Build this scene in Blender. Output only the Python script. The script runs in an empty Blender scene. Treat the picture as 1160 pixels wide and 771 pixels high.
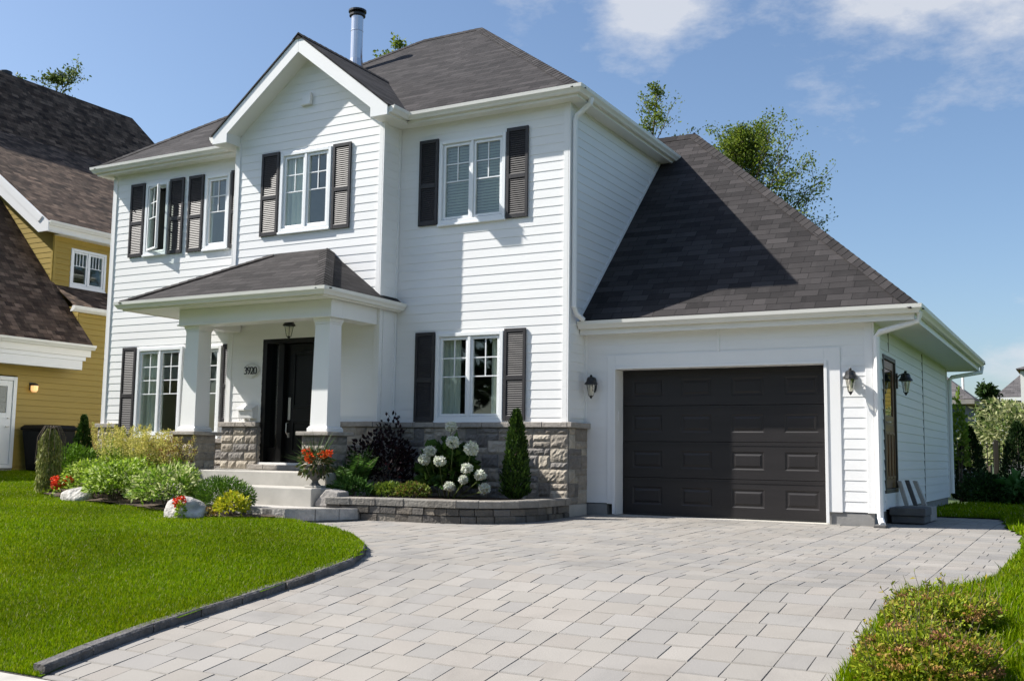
import bpy, math, random
import numpy as np
from mathutils import Matrix, Vector

# ------------------------------------------------------------------ camera, sky, sun, exposure
S = bpy.context.scene
COL = S.collection
cam_d = bpy.data.cameras.new('camera')
cam = bpy.data.objects.new('camera', cam_d); COL.objects.link(cam); S.camera = cam
cam_d.sensor_width = 36.0; cam_d.lens = 1193.2554 / 1160 * 36.0
cam_d.clip_start = 0.1; cam_d.clip_end = 3000
_r = (0.87593451, 0.48221773, 0.01431069); _u = (0.03996953, -0.10210139, 0.9939707); _f = (-0.48077144, 0.87008124, 0.10870815)
cam.matrix_world = Matrix(((_r[0], _u[0], -_f[0], 6.90554), (_r[1], _u[1], -_f[1], -14.24151), (_r[2], _u[2], -_f[2], 0.86852), (0, 0, 0, 1)))

SUN = Vector((-2.5, -1.0, 2.64)).normalized()
world = bpy.data.worlds.new('World'); S.world = world; world.use_nodes = True
wn = world.node_tree.nodes; wl = world.node_tree.links
for n in list(wn): wn.remove(n)
w_out = wn.new('ShaderNodeOutputWorld'); w_bg = wn.new('ShaderNodeBackground'); w_bg.inputs['Strength'].default_value = 0.094
sky = wn.new('ShaderNodeTexSky'); sky.sky_type = 'NISHITA'; sky.sun_disc = False
sky.sun_elevation = math.asin(SUN.z); sky.sun_rotation = math.atan2(SUN.x, SUN.y)
sky.altitude = 50; sky.air_density = 1.0; sky.dust_density = 1.6; sky.ozone_density = 3.0
# clouds: soft noise on the view direction, kept to a few cloud regions of the sky
w_tc = wn.new('ShaderNodeTexCoord')
def wmath(op, a, b=None, clamp=False):
    m = wn.new('ShaderNodeMath'); m.operation = op; m.use_clamp = clamp
    for i, q in enumerate((a, b)):
        if q is None: continue
        if isinstance(q, (int, float)): m.inputs[i].default_value = q
        else: wl.new(q, m.inputs[i])
    return m.outputs[0]
w_nz = wn.new('ShaderNodeTexNoise'); w_nz.inputs['Scale'].default_value = 9.0; w_nz.inputs['Detail'].default_value = 9.0; w_nz.inputs['Roughness'].default_value = 0.62
w_map = wn.new('ShaderNodeMapping'); w_map.inputs['Scale'].default_value = (1.0, 1.0, 2.1)
wl.new(w_tc.outputs['Generated'], w_map.inputs['Vector']); wl.new(w_map.outputs['Vector'], w_nz.inputs['Vector'])
def blob(d, rad, amt):
    v = wn.new('ShaderNodeVectorMath'); v.operation = 'DISTANCE'
    wl.new(w_tc.outputs['Generated'], v.inputs[0]); v.inputs[1].default_value = d
    return wmath('MULTIPLY', wmath('SUBTRACT', 1.0, wmath('DIVIDE', v.outputs['Value'], rad), True), amt)
cl = blob((-0.11, 0.905, 0.405), 0.19, 0.95)
for d, rad, a in (((-0.33, 0.855, 0.40), 0.105, 0.95), ((-0.03, 0.93, 0.36), 0.12, 0.55), ((-0.43, 0.79, 0.43), 0.10, 0.7), ((-0.03, 0.995, 0.085), 0.09, 0.8),
                  ((-0.215, 0.90, 0.345), 0.06, 0.35), ((-0.8, -0.3, 0.5), 0.5, 0.8), ((0.6, -0.6, 0.5), 0.5, 0.8), ((0.1, -0.9, 0.3), 0.4, 0.7)):
    cl = wmath('MAXIMUM', cl, blob(d, rad, a))
cl = wmath('SUBTRACT', wmath('ADD', wmath('MULTIPLY', cl, 0.62), w_nz.outputs['Fac']), 0.715)
cl = wmath('MULTIPLY', cl, 3.6, True)
cl = wmath('POWER', cl, 1.25)
cl = wmath('MULTIPLY', cl, 0.82)
w_tint = wn.new('ShaderNodeMixRGB'); w_tint.blend_type = 'MULTIPLY'; w_tint.inputs['Fac'].default_value = 1; w_tint.inputs['Color2'].default_value = (.95, .98, 1, 1); wl.new(sky.outputs['Color'], w_tint.inputs['Color1'])
w_mix = wn.new('ShaderNodeMixRGB'); wl.new(cl, w_mix.inputs['Fac']); wl.new(w_tint.outputs['Color'], w_mix.inputs['Color1'])
w_mix.inputs['Color2'].default_value = (4.6, 4.75, 5.1, 1)
wl.new(w_mix.outputs['Color'], w_bg.inputs['Color']); wl.new(w_bg.outputs['Background'], w_out.inputs['Surface'])

sun_d = bpy.data.lights.new('sun', 'SUN'); sun_d.energy = 4.9; sun_d.angle = math.radians(0.53); sun_d.color = (1.0, 0.955, 0.89)
sun = bpy.data.objects.new('sun', sun_d); COL.objects.link(sun)
sun.rotation_euler = SUN.to_track_quat('Z', 'Y').to_euler()
sun.location = (-20, -15, 25)
S.view_settings.view_transform = 'Standard'; S.view_settings.look = 'None'
S.view_settings.exposure = 0.80; S.view_settings.gamma = 1.0; S.view_settings.use_curve_mapping = False
S.render.engine = 'CYCLES'
S.cycles.use_denoising = True
S.cycles.max_bounces = 8; S.cycles.diffuse_bounces = 4; S.cycles.glossy_bounces = 3; S.cycles.transparent_max_bounces = 12; S.cycles.transmission_bounces = 4
S.cycles.caustics_reflective = False; S.cycles.caustics_refractive = False
S.cycles.sample_clamp_indirect = 6.0

# ------------------------------------------------------------------ helpers
WM = {}                                           # where each Empty stands
class MB:
    def __init__(s): s.v = []; s.f = []; s.m = []; s.c = []; s.uv = []
    def add(s, vs, fs, mi=0, col=None, uvs=None, T=None):
        b = len(s.v)
        if T: vs = [T(*p) for p in vs]
        s.v.extend([tuple(p) for p in vs])
        for k, f in enumerate(fs):
            s.f.append(tuple(b + i for i in f)); s.m.append(mi)
            s.c.append(col if not isinstance(col, list) else col[k]); s.uv.append(None if uvs is None else uvs[k])
    def box(s, x0, y0, z0, x1, y1, z1, mi=0, col=None, T=None):
        s.add([(x0, y0, z0), (x1, y0, z0), (x1, y1, z0), (x0, y1, z0), (x0, y0, z1), (x1, y0, z1), (x1, y1, z1), (x0, y1, z1)],
              [(0, 3, 2, 1), (4, 5, 6, 7), (0, 1, 5, 4), (1, 2, 6, 5), (2, 3, 7, 6), (3, 0, 4, 7)], mi, col, None, T)
    def ring(s, u0, u1, z0, z1, w, n0, n1, T, mi=0, wb=None):      # a rectangular frame butted from four boxes
        wb = w if wb is None else wb
        s.box(u0, n0, z0, u0 + w, n1, z1, mi, None, T); s.box(u1 - w, n0, z0, u1, n1, z1, mi, None, T)
        s.box(u0 + w, n0, z0, u1 - w, n1, z0 + wb, mi, None, T); s.box(u0 + w, n0, z1 - w, u1 - w, n1, z1, mi, None, T)
    def prism(s, pts, a, b, mi=0, col=None):      # polygon pts (3-tuples) pushed from offset a to offset b
        n = len(pts)
        vs = [tuple(Vector(p) + Vector(a)) for p in pts] + [tuple(Vector(p) + Vector(b)) for p in pts]
        s.add(vs, [tuple(range(n))[::-1], tuple(range(n, 2 * n))] + [(i, (i + 1) % n, n + (i + 1) % n, n + i) for i in range(n)], mi, col)
    def tube(s, path, r, seg=8, mi=0, col=None, cap=True):
        path = [Vector(p) for p in path]; n = len(path)
        rs = r if isinstance(r, (list, tuple)) else [r] * n
        vs = []; up = None
        for i, p in enumerate(path):
            d = (path[min(i + 1, n - 1)] - path[max(i - 1, 0)]).normalized()
            if up is None: up = d.orthogonal().normalized()
            up = (up - d * up.dot(d)); up = up.normalized() if up.length > 1e-6 else d.orthogonal().normalized()
            w = d.cross(up)
            for k in range(seg):
                a = 2 * math.pi * (k + .5) / seg; vs.append(p + (up * math.cos(a) + w * math.sin(a)) * rs[i])
        fs = [(i * seg + k, i * seg + (k + 1) % seg, (i + 1) * seg + (k + 1) % seg, (i + 1) * seg + k) for i in range(n - 1) for k in range(seg)]
        if cap: fs += [tuple(range(seg))[::-1], tuple(range((n - 1) * seg, n * seg))]
        s.add(vs, fs, mi, col)
    def lathe(s, prof, c, seg=16, mi=0, col=None):
        vs = [(c[0] + r * math.cos(2 * math.pi * (k + .5) / seg), c[1] + r * math.sin(2 * math.pi * (k + .5) / seg), c[2] + z) for r, z in prof for k in range(seg)]
        n = len(prof)
        fs = [(i * seg + k, i * seg + (k + 1) % seg, (i + 1) * seg + (k + 1) % seg, (i + 1) * seg + k) for i in range(n - 1) for k in range(seg)]
        fs += [tuple(range(seg))[::-1], tuple(range((n - 1) * seg, n * seg))]
        s.add(vs, fs, mi, col)
    def sweep(s, path, prof, mi=0):               # path: (x, y) corners, outward is to the right of travel; prof: closed (n, z)
        P = [Vector((p[0], p[1])) for p in path]; n = len(P); k = len(prof); vs = []
        for i, p in enumerate(P):
            ds = []
            if i > 0: ds.append((P[i] - P[i - 1]).normalized())
            if i < n - 1: ds.append((P[i + 1] - P[i]).normalized())
            ns = [Vector((d.y, -d.x)) for d in ds]
            if len(ns) == 2:
                m = (ns[0] + ns[1]); m = m / (1 + ns[0].dot(ns[1]))
            else: m = ns[0]
            for a, z in prof: vs.append((p.x + m.x * a, p.y + m.y * a, z))
        fs = [(i * k + j, i * k + (j + 1) % k, (i + 1) * k + (j + 1) % k, (i + 1) * k + j) for i in range(n - 1) for j in range(k)]
        fs += [tuple(range(k))[::-1], tuple(range((n - 1) * k, n * k))]
        s.add(vs, fs, mi)
    def build(s, name, mats, parent=None, bevel=0, smooth=False, origin=None):
        me = bpy.data.meshes.new(name)
        vs = s.v if origin is None else [(a - origin[0], b - origin[1], c - origin[2]) for a, b, c in s.v]
        me.from_pydata(vs, [], s.f)
        mats = mats if isinstance(mats, (list, tuple)) else [mats]
        for m in mats: me.materials.append(m)
        if len(mats) > 1: me.polygons.foreach_set('material_index', s.m)
        if any(c is not None for c in s.c):
            at = me.attributes.new('Col', 'FLOAT_COLOR', 'FACE')
            at.data.foreach_set('color', [x for c in s.c for x in ((c[0], c[1], c[2], 1.0) if c is not None else (1, 1, 1, 1))])
        if any(u is not None for u in s.uv):
            ul = me.uv_layers.new(name='UVMap'); flat = []
            for f, u in zip(s.f, s.uv): flat.extend([x for p in (u or [(0, 0)] * len(f)) for x in p])
            ul.data.foreach_set('uv', flat)
        if smooth: me.polygons.foreach_set('use_smooth', [True] * len(me.polygons))
        me.validate(); me.update()
        o = bpy.data.objects.new(name, me); COL.objects.link(o)
        if origin is not None: o.location = origin
        if bevel:
            b = o.modifiers.new('bevel', 'BEVEL'); b.width = bevel; b.segments = 2; b.limit_method = 'ANGLE'; b.angle_limit = math.radians(40)
        if parent is not None: adopt(o, parent)
        return o
def adopt(o, parent):
    o.parent = parent
    if parent.name in WM: o.matrix_parent_inverse = WM[parent.name].inverted()
def tag(o, label=None, cat=None, group=None, kind=None):
    if label: o['label'] = label
    if cat: o['category'] = cat
    if group: o['group'] = group
    if kind: o['kind'] = kind
    return o
def thing(name, label, cat, loc=(0, 0, 0), group=None):
    o = bpy.data.objects.new(name, None); COL.objects.link(o); o.location = loc; o.empty_display_size = 0.2
    WM[o.name] = Matrix.Translation(loc); return tag(o, label, cat, group)
def np_mesh(name, V, F, cols, mat, parent=None, origin=None, smooth=False):      # V (n,3), F (m,k), cols (m,3): a big mesh from arrays
    me = bpy.data.meshes.new(name); V = np.asarray(V, np.float32)
    if origin is not None: V = V - np.asarray(origin, np.float32)
    k = F.shape[1]; m = len(F)
    me.vertices.add(len(V)); me.vertices.foreach_set('co', V.ravel())
    me.loops.add(m * k); me.loops.foreach_set('vertex_index', F.astype(np.int32).ravel())
    me.polygons.add(m); me.polygons.foreach_set('loop_start', np.arange(0, m * k, k, dtype=np.int32))
    me.update(calc_edges=True)
    if cols is not None:
        at = me.attributes.new('Col', 'FLOAT_COLOR', 'FACE'); c4 = np.ones((m, 4), np.float32); c4[:, :3] = cols
        at.data.foreach_set('color', c4.ravel())
    if smooth: me.polygons.foreach_set('use_smooth', np.ones(m, bool))
    me.materials.append(mat)
    o = bpy.data.objects.new(name, me); COL.objects.link(o)
    if origin is not None: o.location = origin
    if parent is not None: adopt(o, parent)
    return o

def front(y): return lambda u, n, z: (u, y - n, z)
def right(x): return lambda u, n, z: (x + n, u, z)
def left(x): return lambda u, n, z: (x - n, u, z)
def back(y): return lambda u, n, z: (u, y + n, z)

# ------------------------------------------------------------------ materials
def mat(name, col, rough=0.6, attr=False, var=None, bump=None, spec=0.5, metal=0.0, obj_scale=(1, 1, 1), trans=0.0, coat=0.0, stain=None):
    m = bpy.data.materials.new(name); m.use_nodes = True; nt = m.node_tree; N = nt.nodes; K = nt.links
    p = N['Principled BSDF']; out = N['Material Output']
    p.inputs['Roughness'].default_value = rough; p.inputs['Specular IOR Level'].default_value = spec; p.inputs['Metallic'].default_value = metal
    p.inputs['Coat Weight'].default_value = coat
    c = None
    if attr:
        a = N.new('ShaderNodeAttribute'); a.attribute_name = 'Col'
        mx = N.new('ShaderNodeMixRGB'); mx.blend_type = 'MULTIPLY'; mx.inputs['Fac'].default_value = 1; mx.inputs['Color2'].default_value = (*col, 1)
        K.new(a.outputs['Color'], mx.inputs['Color1']); c = mx.outputs['Color']
    if var or bump:
        tc = N.new('ShaderNodeTexCoord'); mp = N.new('ShaderNodeMapping'); mp.inputs['Scale'].default_value = obj_scale
        K.new(tc.outputs['Object'], mp.inputs['Vector'])
    if var:
        nz = N.new('ShaderNodeTexNoise'); nz.inputs['Scale'].default_value = var[0]; nz.inputs['Detail'].default_value = 6; nz.inputs['Roughness'].default_value = .6
        K.new(mp.outputs['Vector'], nz.inputs['Vector'])
        mr = N.new('ShaderNodeMapRange'); mr.inputs['From Min'].default_value = .3; mr.inputs['From Max'].default_value = .7
        mr.inputs['To Min'].default_value = 1 - var[1]; mr.inputs['To Max'].default_value = 1 + var[1]
        K.new(nz.outputs['Fac'], mr.inputs['Value'])
        mv = N.new('ShaderNodeVectorMath'); mv.operation = 'SCALE'; K.new(mr.outputs['Result'], mv.inputs['Scale'])
        if c is not None: K.new(c, mv.inputs[0])
        else: mv.inputs[0].default_value = col
        c = mv.outputs['Vector']
    if stain:                                       # broad dirty patches with soft shapes of their own
        ns = N.new('ShaderNodeTexNoise'); ns.inputs['Scale'].default_value = stain[0]; ns.inputs['Detail'].default_value = 7; ns.inputs['Roughness'].default_value = .7; ns.inputs['Distortion'].default_value = .8
        K.new(mp.outputs['Vector'], ns.inputs['Vector']); ms_ = N.new('ShaderNodeMapRange'); ms_.inputs['From Min'].default_value = .48; ms_.inputs['From Max'].default_value = .72; ms_.inputs['To Min'].default_value = 1; ms_.inputs['To Max'].default_value = 1 - stain[1]
        K.new(ns.outputs['Fac'], ms_.inputs['Value']); mv2 = N.new('ShaderNodeVectorMath'); mv2.operation = 'SCALE'; K.new(c, mv2.inputs[0]); K.new(ms_.outputs['Result'], mv2.inputs['Scale']); c = mv2.outputs['Vector']
    if c is not None: K.new(c, p.inputs['Base Color'])
    else: p.inputs['Base Color'].default_value = (*col, 1)
    if bump:
        nb = N.new('ShaderNodeTexNoise'); nb.inputs['Scale'].default_value = bump[0]; nb.inputs['Detail'].default_value = 5
        K.new(mp.outputs['Vector'], nb.inputs['Vector'])
        bp = N.new('ShaderNodeBump'); bp.inputs['Strength'].default_value = bump[1]; bp.inputs['Distance'].default_value = bump[2] if len(bump) > 2 else .01
        K.new(nb.outputs['Fac'], bp.inputs['Height']); K.new(bp.outputs['Normal'], p.inputs['Normal'])
    if trans:
        t = N.new('ShaderNodeBsdfTranslucent'); ms = N.new('ShaderNodeMixShader'); ms.inputs['Fac'].default_value = trans
        if c is not None: K.new(c, t.inputs['Color'])
        else: t.inputs['Color'].default_value = (*col, 1)
        K.new(p.outputs[0], ms.inputs[1]); K.new(t.outputs[0], ms.inputs[2]); K.new(ms.outputs[0], out.inputs['Surface'])
    return m
def shingle_mat(name, c1, c2, c3, row=0.145, width=0.34, spots=0.0):
    m = bpy.data.materials.new(name); m.use_nodes = True; nt = m.node_tree; N = nt.nodes; K = nt.links
    p = N['Principled BSDF']; p.inputs['Roughness'].default_value = .9; p.inputs['Specular IOR Level'].default_value = .25
    uv = N.new('ShaderNodeTexCoord')
    wob = N.new('ShaderNodeTexNoise'); wob.inputs['Scale'].default_value = 1.3; K.new(uv.outputs['UV'], wob.inputs['Vector'])
    ad = N.new('ShaderNodeVectorMath'); ad.operation = 'MULTIPLY_ADD'; ad.inputs[1].default_value = (.04, .016, 0)
    K.new(wob.outputs['Color'], ad.inputs[0]); K.new(uv.outputs['UV'], ad.inputs[2])
    def brick(w, off, fr, ca, cb, mort=.004):
        b = N.new('ShaderNodeTexBrick'); b.offset = off; b.offset_frequency = fr; b.squash = 1; K.new(ad.outputs[0], b.inputs['Vector'])
        b.inputs['Scale'].default_value = 1; b.inputs['Brick Width'].default_value = w; b.inputs['Row Height'].default_value = row
        b.inputs['Mortar Size'].default_value = mort; b.inputs['Mortar Smooth'].default_value = .2; b.inputs['Bias'].default_value = 0
        b.inputs['Color1'].default_value = (*ca, 1); b.inputs['Color2'].default_value = (*cb, 1); b.inputs['Mortar'].default_value = (*[x * .35 for x in ca], 1)
        return b
    b1 = brick(width, .37, 2, c1, c2); b2 = brick(width * 1.7, .61, 3, (.55, .55, .55), (1.3, 1.3, 1.3), 0.0)
    mx = N.new('ShaderNodeMixRGB'); mx.blend_type = 'MULTIPLY'; mx.inputs['Fac'].default_value = .55
    K.new(b1.outputs['Color'], mx.inputs['Color1']); K.new(b2.outputs['Color'], mx.inputs['Color2'])
    nz = N.new('ShaderNodeTexNoise'); nz.inputs['Scale'].default_value = 3.5; nz.inputs['Detail'].default_value = 8; nz.inputs['Roughness'].default_value = .7
    K.new(uv.outputs['UV'], nz.inputs['Vector'])
    m2 = N.new('ShaderNodeMixRGB'); K.new(mx.outputs['Color'], m2.inputs['Color1']); m2.inputs['Color2'].default_value = (*c3, 1)
    mr = N.new('ShaderNodeMapRange'); mr.inputs['From Min'].default_value = .5; mr.inputs['From Max'].default_value = .85; mr.inputs['To Max'].default_value = .6
    K.new(nz.outputs['Fac'], mr.inputs['Value']); K.new(mr.outputs['Result'], m2.inputs['Fac'])
    g = N.new('ShaderNodeTexNoise'); g.inputs['Scale'].default_value = 160; g.inputs['Detail'].default_value = 3; K.new(uv.outputs['UV'], g.inputs['Vector'])
    g2 = N.new('ShaderNodeMapRange'); g2.inputs['To Min'].default_value = .55; g2.inputs['To Max'].default_value = 1.45; K.new(g.outputs['Fac'], g2.inputs['Value'])
    sc = N.new('ShaderNodeVectorMath'); sc.operation = 'SCALE'; K.new(m2.outputs['Color'], sc.inputs[0]); K.new(g2.outputs['Result'], sc.inputs['Scale'])
    co = sc.outputs[0]
    if spots:                                       # short dark cut-outs between the laminated tabs
        b3 = brick(width * .8, .43, 5, (1, 1, 1), (1 - spots, 1 - spots, 1 - spots), 0.0); b3.inputs['Bias'].default_value = -.25
        m3 = N.new('ShaderNodeMixRGB'); m3.blend_type = 'MULTIPLY'; m3.inputs['Fac'].default_value = 1; K.new(co, m3.inputs['Color1']); K.new(b3.outputs['Color'], m3.inputs['Color2']); co = m3.outputs['Color']
    K.new(co, p.inputs['Base Color'])
    # every course lies on the one below: height falls from the butt edge upward
    sp = N.new('ShaderNodeSeparateXYZ'); K.new(ad.outputs[0], sp.inputs[0])
    dv = N.new('ShaderNodeMath'); dv.operation = 'DIVIDE'; K.new(sp.outputs['Y'], dv.inputs[0]); dv.inputs[1].default_value = row
    fr = N.new('ShaderNodeMath'); fr.operation = 'FRACT'; K.new(dv.outputs[0], fr.inputs[0])
    iv = N.new('ShaderNodeMath'); iv.operation = 'SUBTRACT'; iv.inputs[0].default_value = 1; K.new(fr.outputs[0], iv.inputs[1])
    h = N.new('ShaderNodeMath'); h.operation = 'MULTIPLY_ADD'; K.new(b1.outputs['Fac'], h.inputs[0]); h.inputs[1].default_value = -.5; K.new(iv.outputs[0], h.inputs[2])
    h2 = N.new('ShaderNodeMath'); h2.operation = 'MULTIPLY_ADD'; K.new(g.outputs['Fac'], h2.inputs[0]); h2.inputs[1].default_value = .25; K.new(h.outputs[0], h2.inputs[2])
    bp = N.new('ShaderNodeBump'); bp.inputs['Strength'].default_value = .8; bp.inputs['Distance'].default_value = .014; K.new(h2.outputs[0], bp.inputs['Height'])
    K.new(bp.outputs['Normal'], p.inputs['Normal'])
    return m
def glass_mat(name, tint=(.90, .95, .92), base=0.055):
    m = bpy.data.materials.new(name); m.use_nodes = True; nt = m.node_tree; N = nt.nodes; K = nt.links
    N.remove(N['Principled BSDF'])
    t = N.new('ShaderNodeBsdfTransparent'); t.inputs['Color'].default_value = (*tint, 1)
    g = N.new('ShaderNodeBsdfGlossy'); g.inputs['Roughness'].default_value = .02; g.inputs['Color'].default_value = (.95, 1, 1, 1)
    lw = N.new('ShaderNodeLayerWeight'); lw.inputs['Blend'].default_value = .5
    pw = N.new('ShaderNodeMath'); pw.operation = 'POWER'; pw.inputs[1].default_value = 4; K.new(lw.outputs['Facing'], pw.inputs[0])
    ma = N.new('ShaderNodeMath'); ma.operation = 'MULTIPLY_ADD'; ma.inputs[1].default_value = .85; ma.inputs[2].default_value = base; K.new(pw.outputs[0], ma.inputs[0])
    mx = N.new('ShaderNodeMixShader'); K.new(ma.outputs[0], mx.inputs['Fac']); K.new(t.outputs[0], mx.inputs[1]); K.new(g.outputs[0], mx.inputs[2])
    tc = N.new('ShaderNodeTexCoord'); nz = N.new('ShaderNodeTexNoise'); nz.inputs['Scale'].default_value = 1.3; K.new(tc.outputs['Object'], nz.inputs['Vector'])
    bp = N.new('ShaderNodeBump'); bp.inputs['Strength'].default_value = .04; bp.inputs['Distance'].default_value = .05; K.new(nz.outputs['Fac'], bp.inputs['Height']); K.new(bp.outputs['Normal'], g.inputs['Normal'])
    K.new(mx.outputs[0], N['Material Output'].inputs['Surface'])
    return m

M = {}
M['siding'] = mat('white_siding', (.80, .80, .79), .42, var=(.7, .04), bump=(9, .12, .004), obj_scale=(.5, .5, 3))
M['trim'] = mat('white_trim', (.80, .80, .79), .38, var=(2, .02))
M['gutter'] = mat('ivory_gutter', (.78, .765, .715), .42, var=(2, .03))
M['soffit'] = mat('white_soffit', (.78, .775, .74), .5, var=(2, .02))
M['frame'] = mat('white_frame', (.80, .82, .83), .3)
M['shutter'] = mat('charcoal_shutter', (.036, .034, .036), .47, spec=.30, var=(6, .15))
M['door_black'] = mat('black_door', (.004, .004, .004), .35, spec=.3)
M['garage_door'] = mat('dark_garage_door', (.017, .015, .0155), .46, spec=.35, var=(2.5, .2), bump=(40, .25, .003), obj_scale=(.25, 1, 3))
M['wood'] = mat('brown_wood', (.13, .058, .02), .4, var=(7, .35), obj_scale=(6, 6, .6), coat=.3)
M['dark_wood'] = mat('dark_wood', (.03, .026, .018), .45)
M['glass'] = glass_mat('window_glass'); M['glass_dark'] = glass_mat('dark_glass', (.55, .6, .58), .10)
M['room'] = mat('room_grey', (.30, .29, .28), .8, var=(3, .1)); M['curtain'] = mat('pale_curtain', (.84, .82, .76), .8, trans=.25); M['blind'] = mat('white_blind', (.46, .48, .46), .6, trans=.1)
M['stone'] = mat('ashlar_stone', (1, 1, 1), .85, attr=True, var=(9, .22), bump=(22, .9, .02))
M['mortar'] = mat('mortar', (.34, .32, .29), .9, var=(12, .12), bump=(40, .5, .006))
M['cap'] = mat('stone_cap', (.33, .30, .265), .85, var=(11, .18), bump=(28, .8, .012))
M['concrete'] = mat('concrete', (.42, .40, .36), .85, var=(2.6, .14), bump=(45, .3, .004))
M['found'] = mat('foundation', (.24, .235, .225), .9, var=(4, .15), bump=(30, .4, .006))
M['paver'] = mat('paver', (1, 1, 1), .82, attr=True, var=(1.0, .07), bump=(90, .35, .004), stain=(.75, .22))
M['joint'] = mat('joint_sand', (.20, .185, .16), .95, var=(6, .2))
M['kerb'] = mat('dark_kerb', (.125, .118, .112), .9, attr=True, var=(9, .4), bump=(24, 1, .03))
M['wallblock'] = mat('wall_block', (1, 1, 1), .88, attr=True, var=(10, .22), bump=(28, .9, .015))
M['rock'] = mat('white_rock', (.42, .40, .37), .85, var=(7, .4), bump=(13, 1, .05))
M['greyrock'] = mat('grey_rock', (.30, .28, .26), .85, var=(8, .2), bump=(14, .9, .02))
M['soil'] = mat('soil', (.075, .05, .033), .95, var=(14, .4), bump=(30, 1, .03))
M['ground'] = mat('rough_grass_ground', (.045, .075, .018), .95, var=(5, .35), bump=(60, .8, .02))
M['turf'] = mat('turf', (.062, .118, .001), .95, spec=.05, var=(4, .25), bump=(90, 1, .02))
M['asphalt'] = mat('asphalt', (.055, .055, .055), .9, var=(20, .2), bump=(120, .5, .006))
M['black_metal'] = mat('black_metal', (.014, .014, .014), .38)
M['steel'] = mat('bright_steel', (.62, .62, .63), .24, metal=1.0); M['nickel'] = mat('nickel', (.55, .54, .5), .3, metal=1.0)
M['lampglass'] = glass_mat('lamp_glass', (.93, .91, .84), .12)
M['bulb'] = mat('bulb', (.75, .72, .62), .4)
M['white_plastic'] = mat('white_plastic', (.74, .74, .73), .4)
M['bin'] = mat('black_plastic', (.007, .007, .007), .6, spec=.2)
M['bark'] = mat('bark', (.11, .085, .06), .9, var=(18, .35), bump=(30, .8, .02))
M['leaf'] = mat('leaf', (1, 1, 1), .55, attr=True, trans=.38, spec=.22)
M['needle'] = mat('needle', (1, 1, 1), .6, attr=True, trans=.15, spec=.25)
M['petal'] = mat('petal', (1, 1, 1), .6, attr=True, trans=.3, spec=.2)
M['grass'] = mat('grass_blade', (1, 1, 1), .6, attr=True, trans=.42, spec=.08)
M['shingle'] = shingle_mat('charcoal_shingle', (.0185, .0165, .0168), (.046, .0415, .0415), (.053, .0485, .048))
M['shingle_brown'] = shingle_mat('brown_shingle', (.046, .026, .016), (.195, .132, .092), (.18, .122, .088), .14, .24, .75)
M['shingle_grey'] = shingle_mat('grey_shingle', (.085, .08, .082), (.14, .13, .13), (.15, .14, .14))
M['yellow'] = mat('yellow_siding', (.33, .232, .040), .55, var=(1.5, .04), bump=(9, .15, .004), obj_scale=(.5, .5, 3))
M['blue'] = mat('blue_siding', (.05, .085, .135), .55, var=(2, .06))
M['grey_wall'] = mat('grey_siding', (.18, .18, .18), .6, var=(2, .06))
M['slab_grey'] = mat('dark_slab', (.10, .098, .095), .85, var=(10, .2), bump=(40, .5, .006))

# ------------------------------------------------------------------ terrain
def fz(y):
    return 0.0 if y > .6 else (-.017 * (.6 - y) if y > -5.9 else (-.1105 - .15 * (-5.9 - y) if y > -9.5 else -.6505))
def fzv(y):
    y = np.asarray(y, float)
    return np.where(y > .6, 0, np.where(y > -5.9, -.017 * (.6 - y), np.where(y > -9.5, -.1105 - .15 * (-5.9 - y), -.6505)))
def lz(x, y):                                      # lawn level, meeting the pavement flush
    x = np.asarray(x, float); return fzv(y) + .005 + (.055 + .012 * np.maximum(0, -3 - np.maximum(x, -18)) ** 1.3) * np.clip((np.asarray(y) + 9.45) / 1.2, 0, 1)
def pip(poly, x, y):
    x = np.asarray(x); y = np.asarray(y); ins = np.zeros(x.shape, bool); n = len(poly)
    for i in range(n):
        x0, y0 = poly[i]; x1, y1 = poly[(i + 1) % n]
        if y0 == y1: continue
        c = ((y0 > y) != (y1 > y)) & (x < (x1 - x0) * (y - y0) / (y1 - y0) + x0); ins ^= c
    return ins
def grid_sheet(name, xs, ys, zf, m, keep=None):
    X, Y = np.meshgrid(xs, ys); Z = zf(X, Y); V = np.stack([X, Y, Z], -1).reshape(-1, 3)
    nx, ny = len(xs), len(ys); i, j = np.meshgrid(np.arange(nx - 1), np.arange(ny - 1)); a = (j * nx + i).ravel()
    F = np.stack([a, a + 1, a + nx + 1, a + nx], -1)
    if keep is not None:
        cx = (X[:-1, :-1] + X[1:, 1:]).ravel() / 2; cy = (Y[:-1, :-1] + Y[1:, 1:]).ravel() / 2; F = F[keep(cx, cy)]
        used = np.unique(F); mp = np.zeros(len(V), int); mp[used] = np.arange(len(used)); V = V[used]; F = mp[F]
    return np_mesh(name, V, F, None, m, smooth=True)
xs = np.concatenate([np.linspace(-900, -60, 12), np.linspace(-50, 50, 101), np.linspace(60, 900, 12)])
ys = np.concatenate([np.linspace(-900, -60, 12), np.linspace(-50, 50, 101), np.linspace(60, 900, 12)])
def ground_z(X, Y):
    near = fzv(Y) - .10
    return np.where(X < -5, np.maximum(near, lz(X, Y) - .07), near)
tag(grid_sheet('ground', xs, ys, ground_z, M['ground']), kind='structure')

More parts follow.
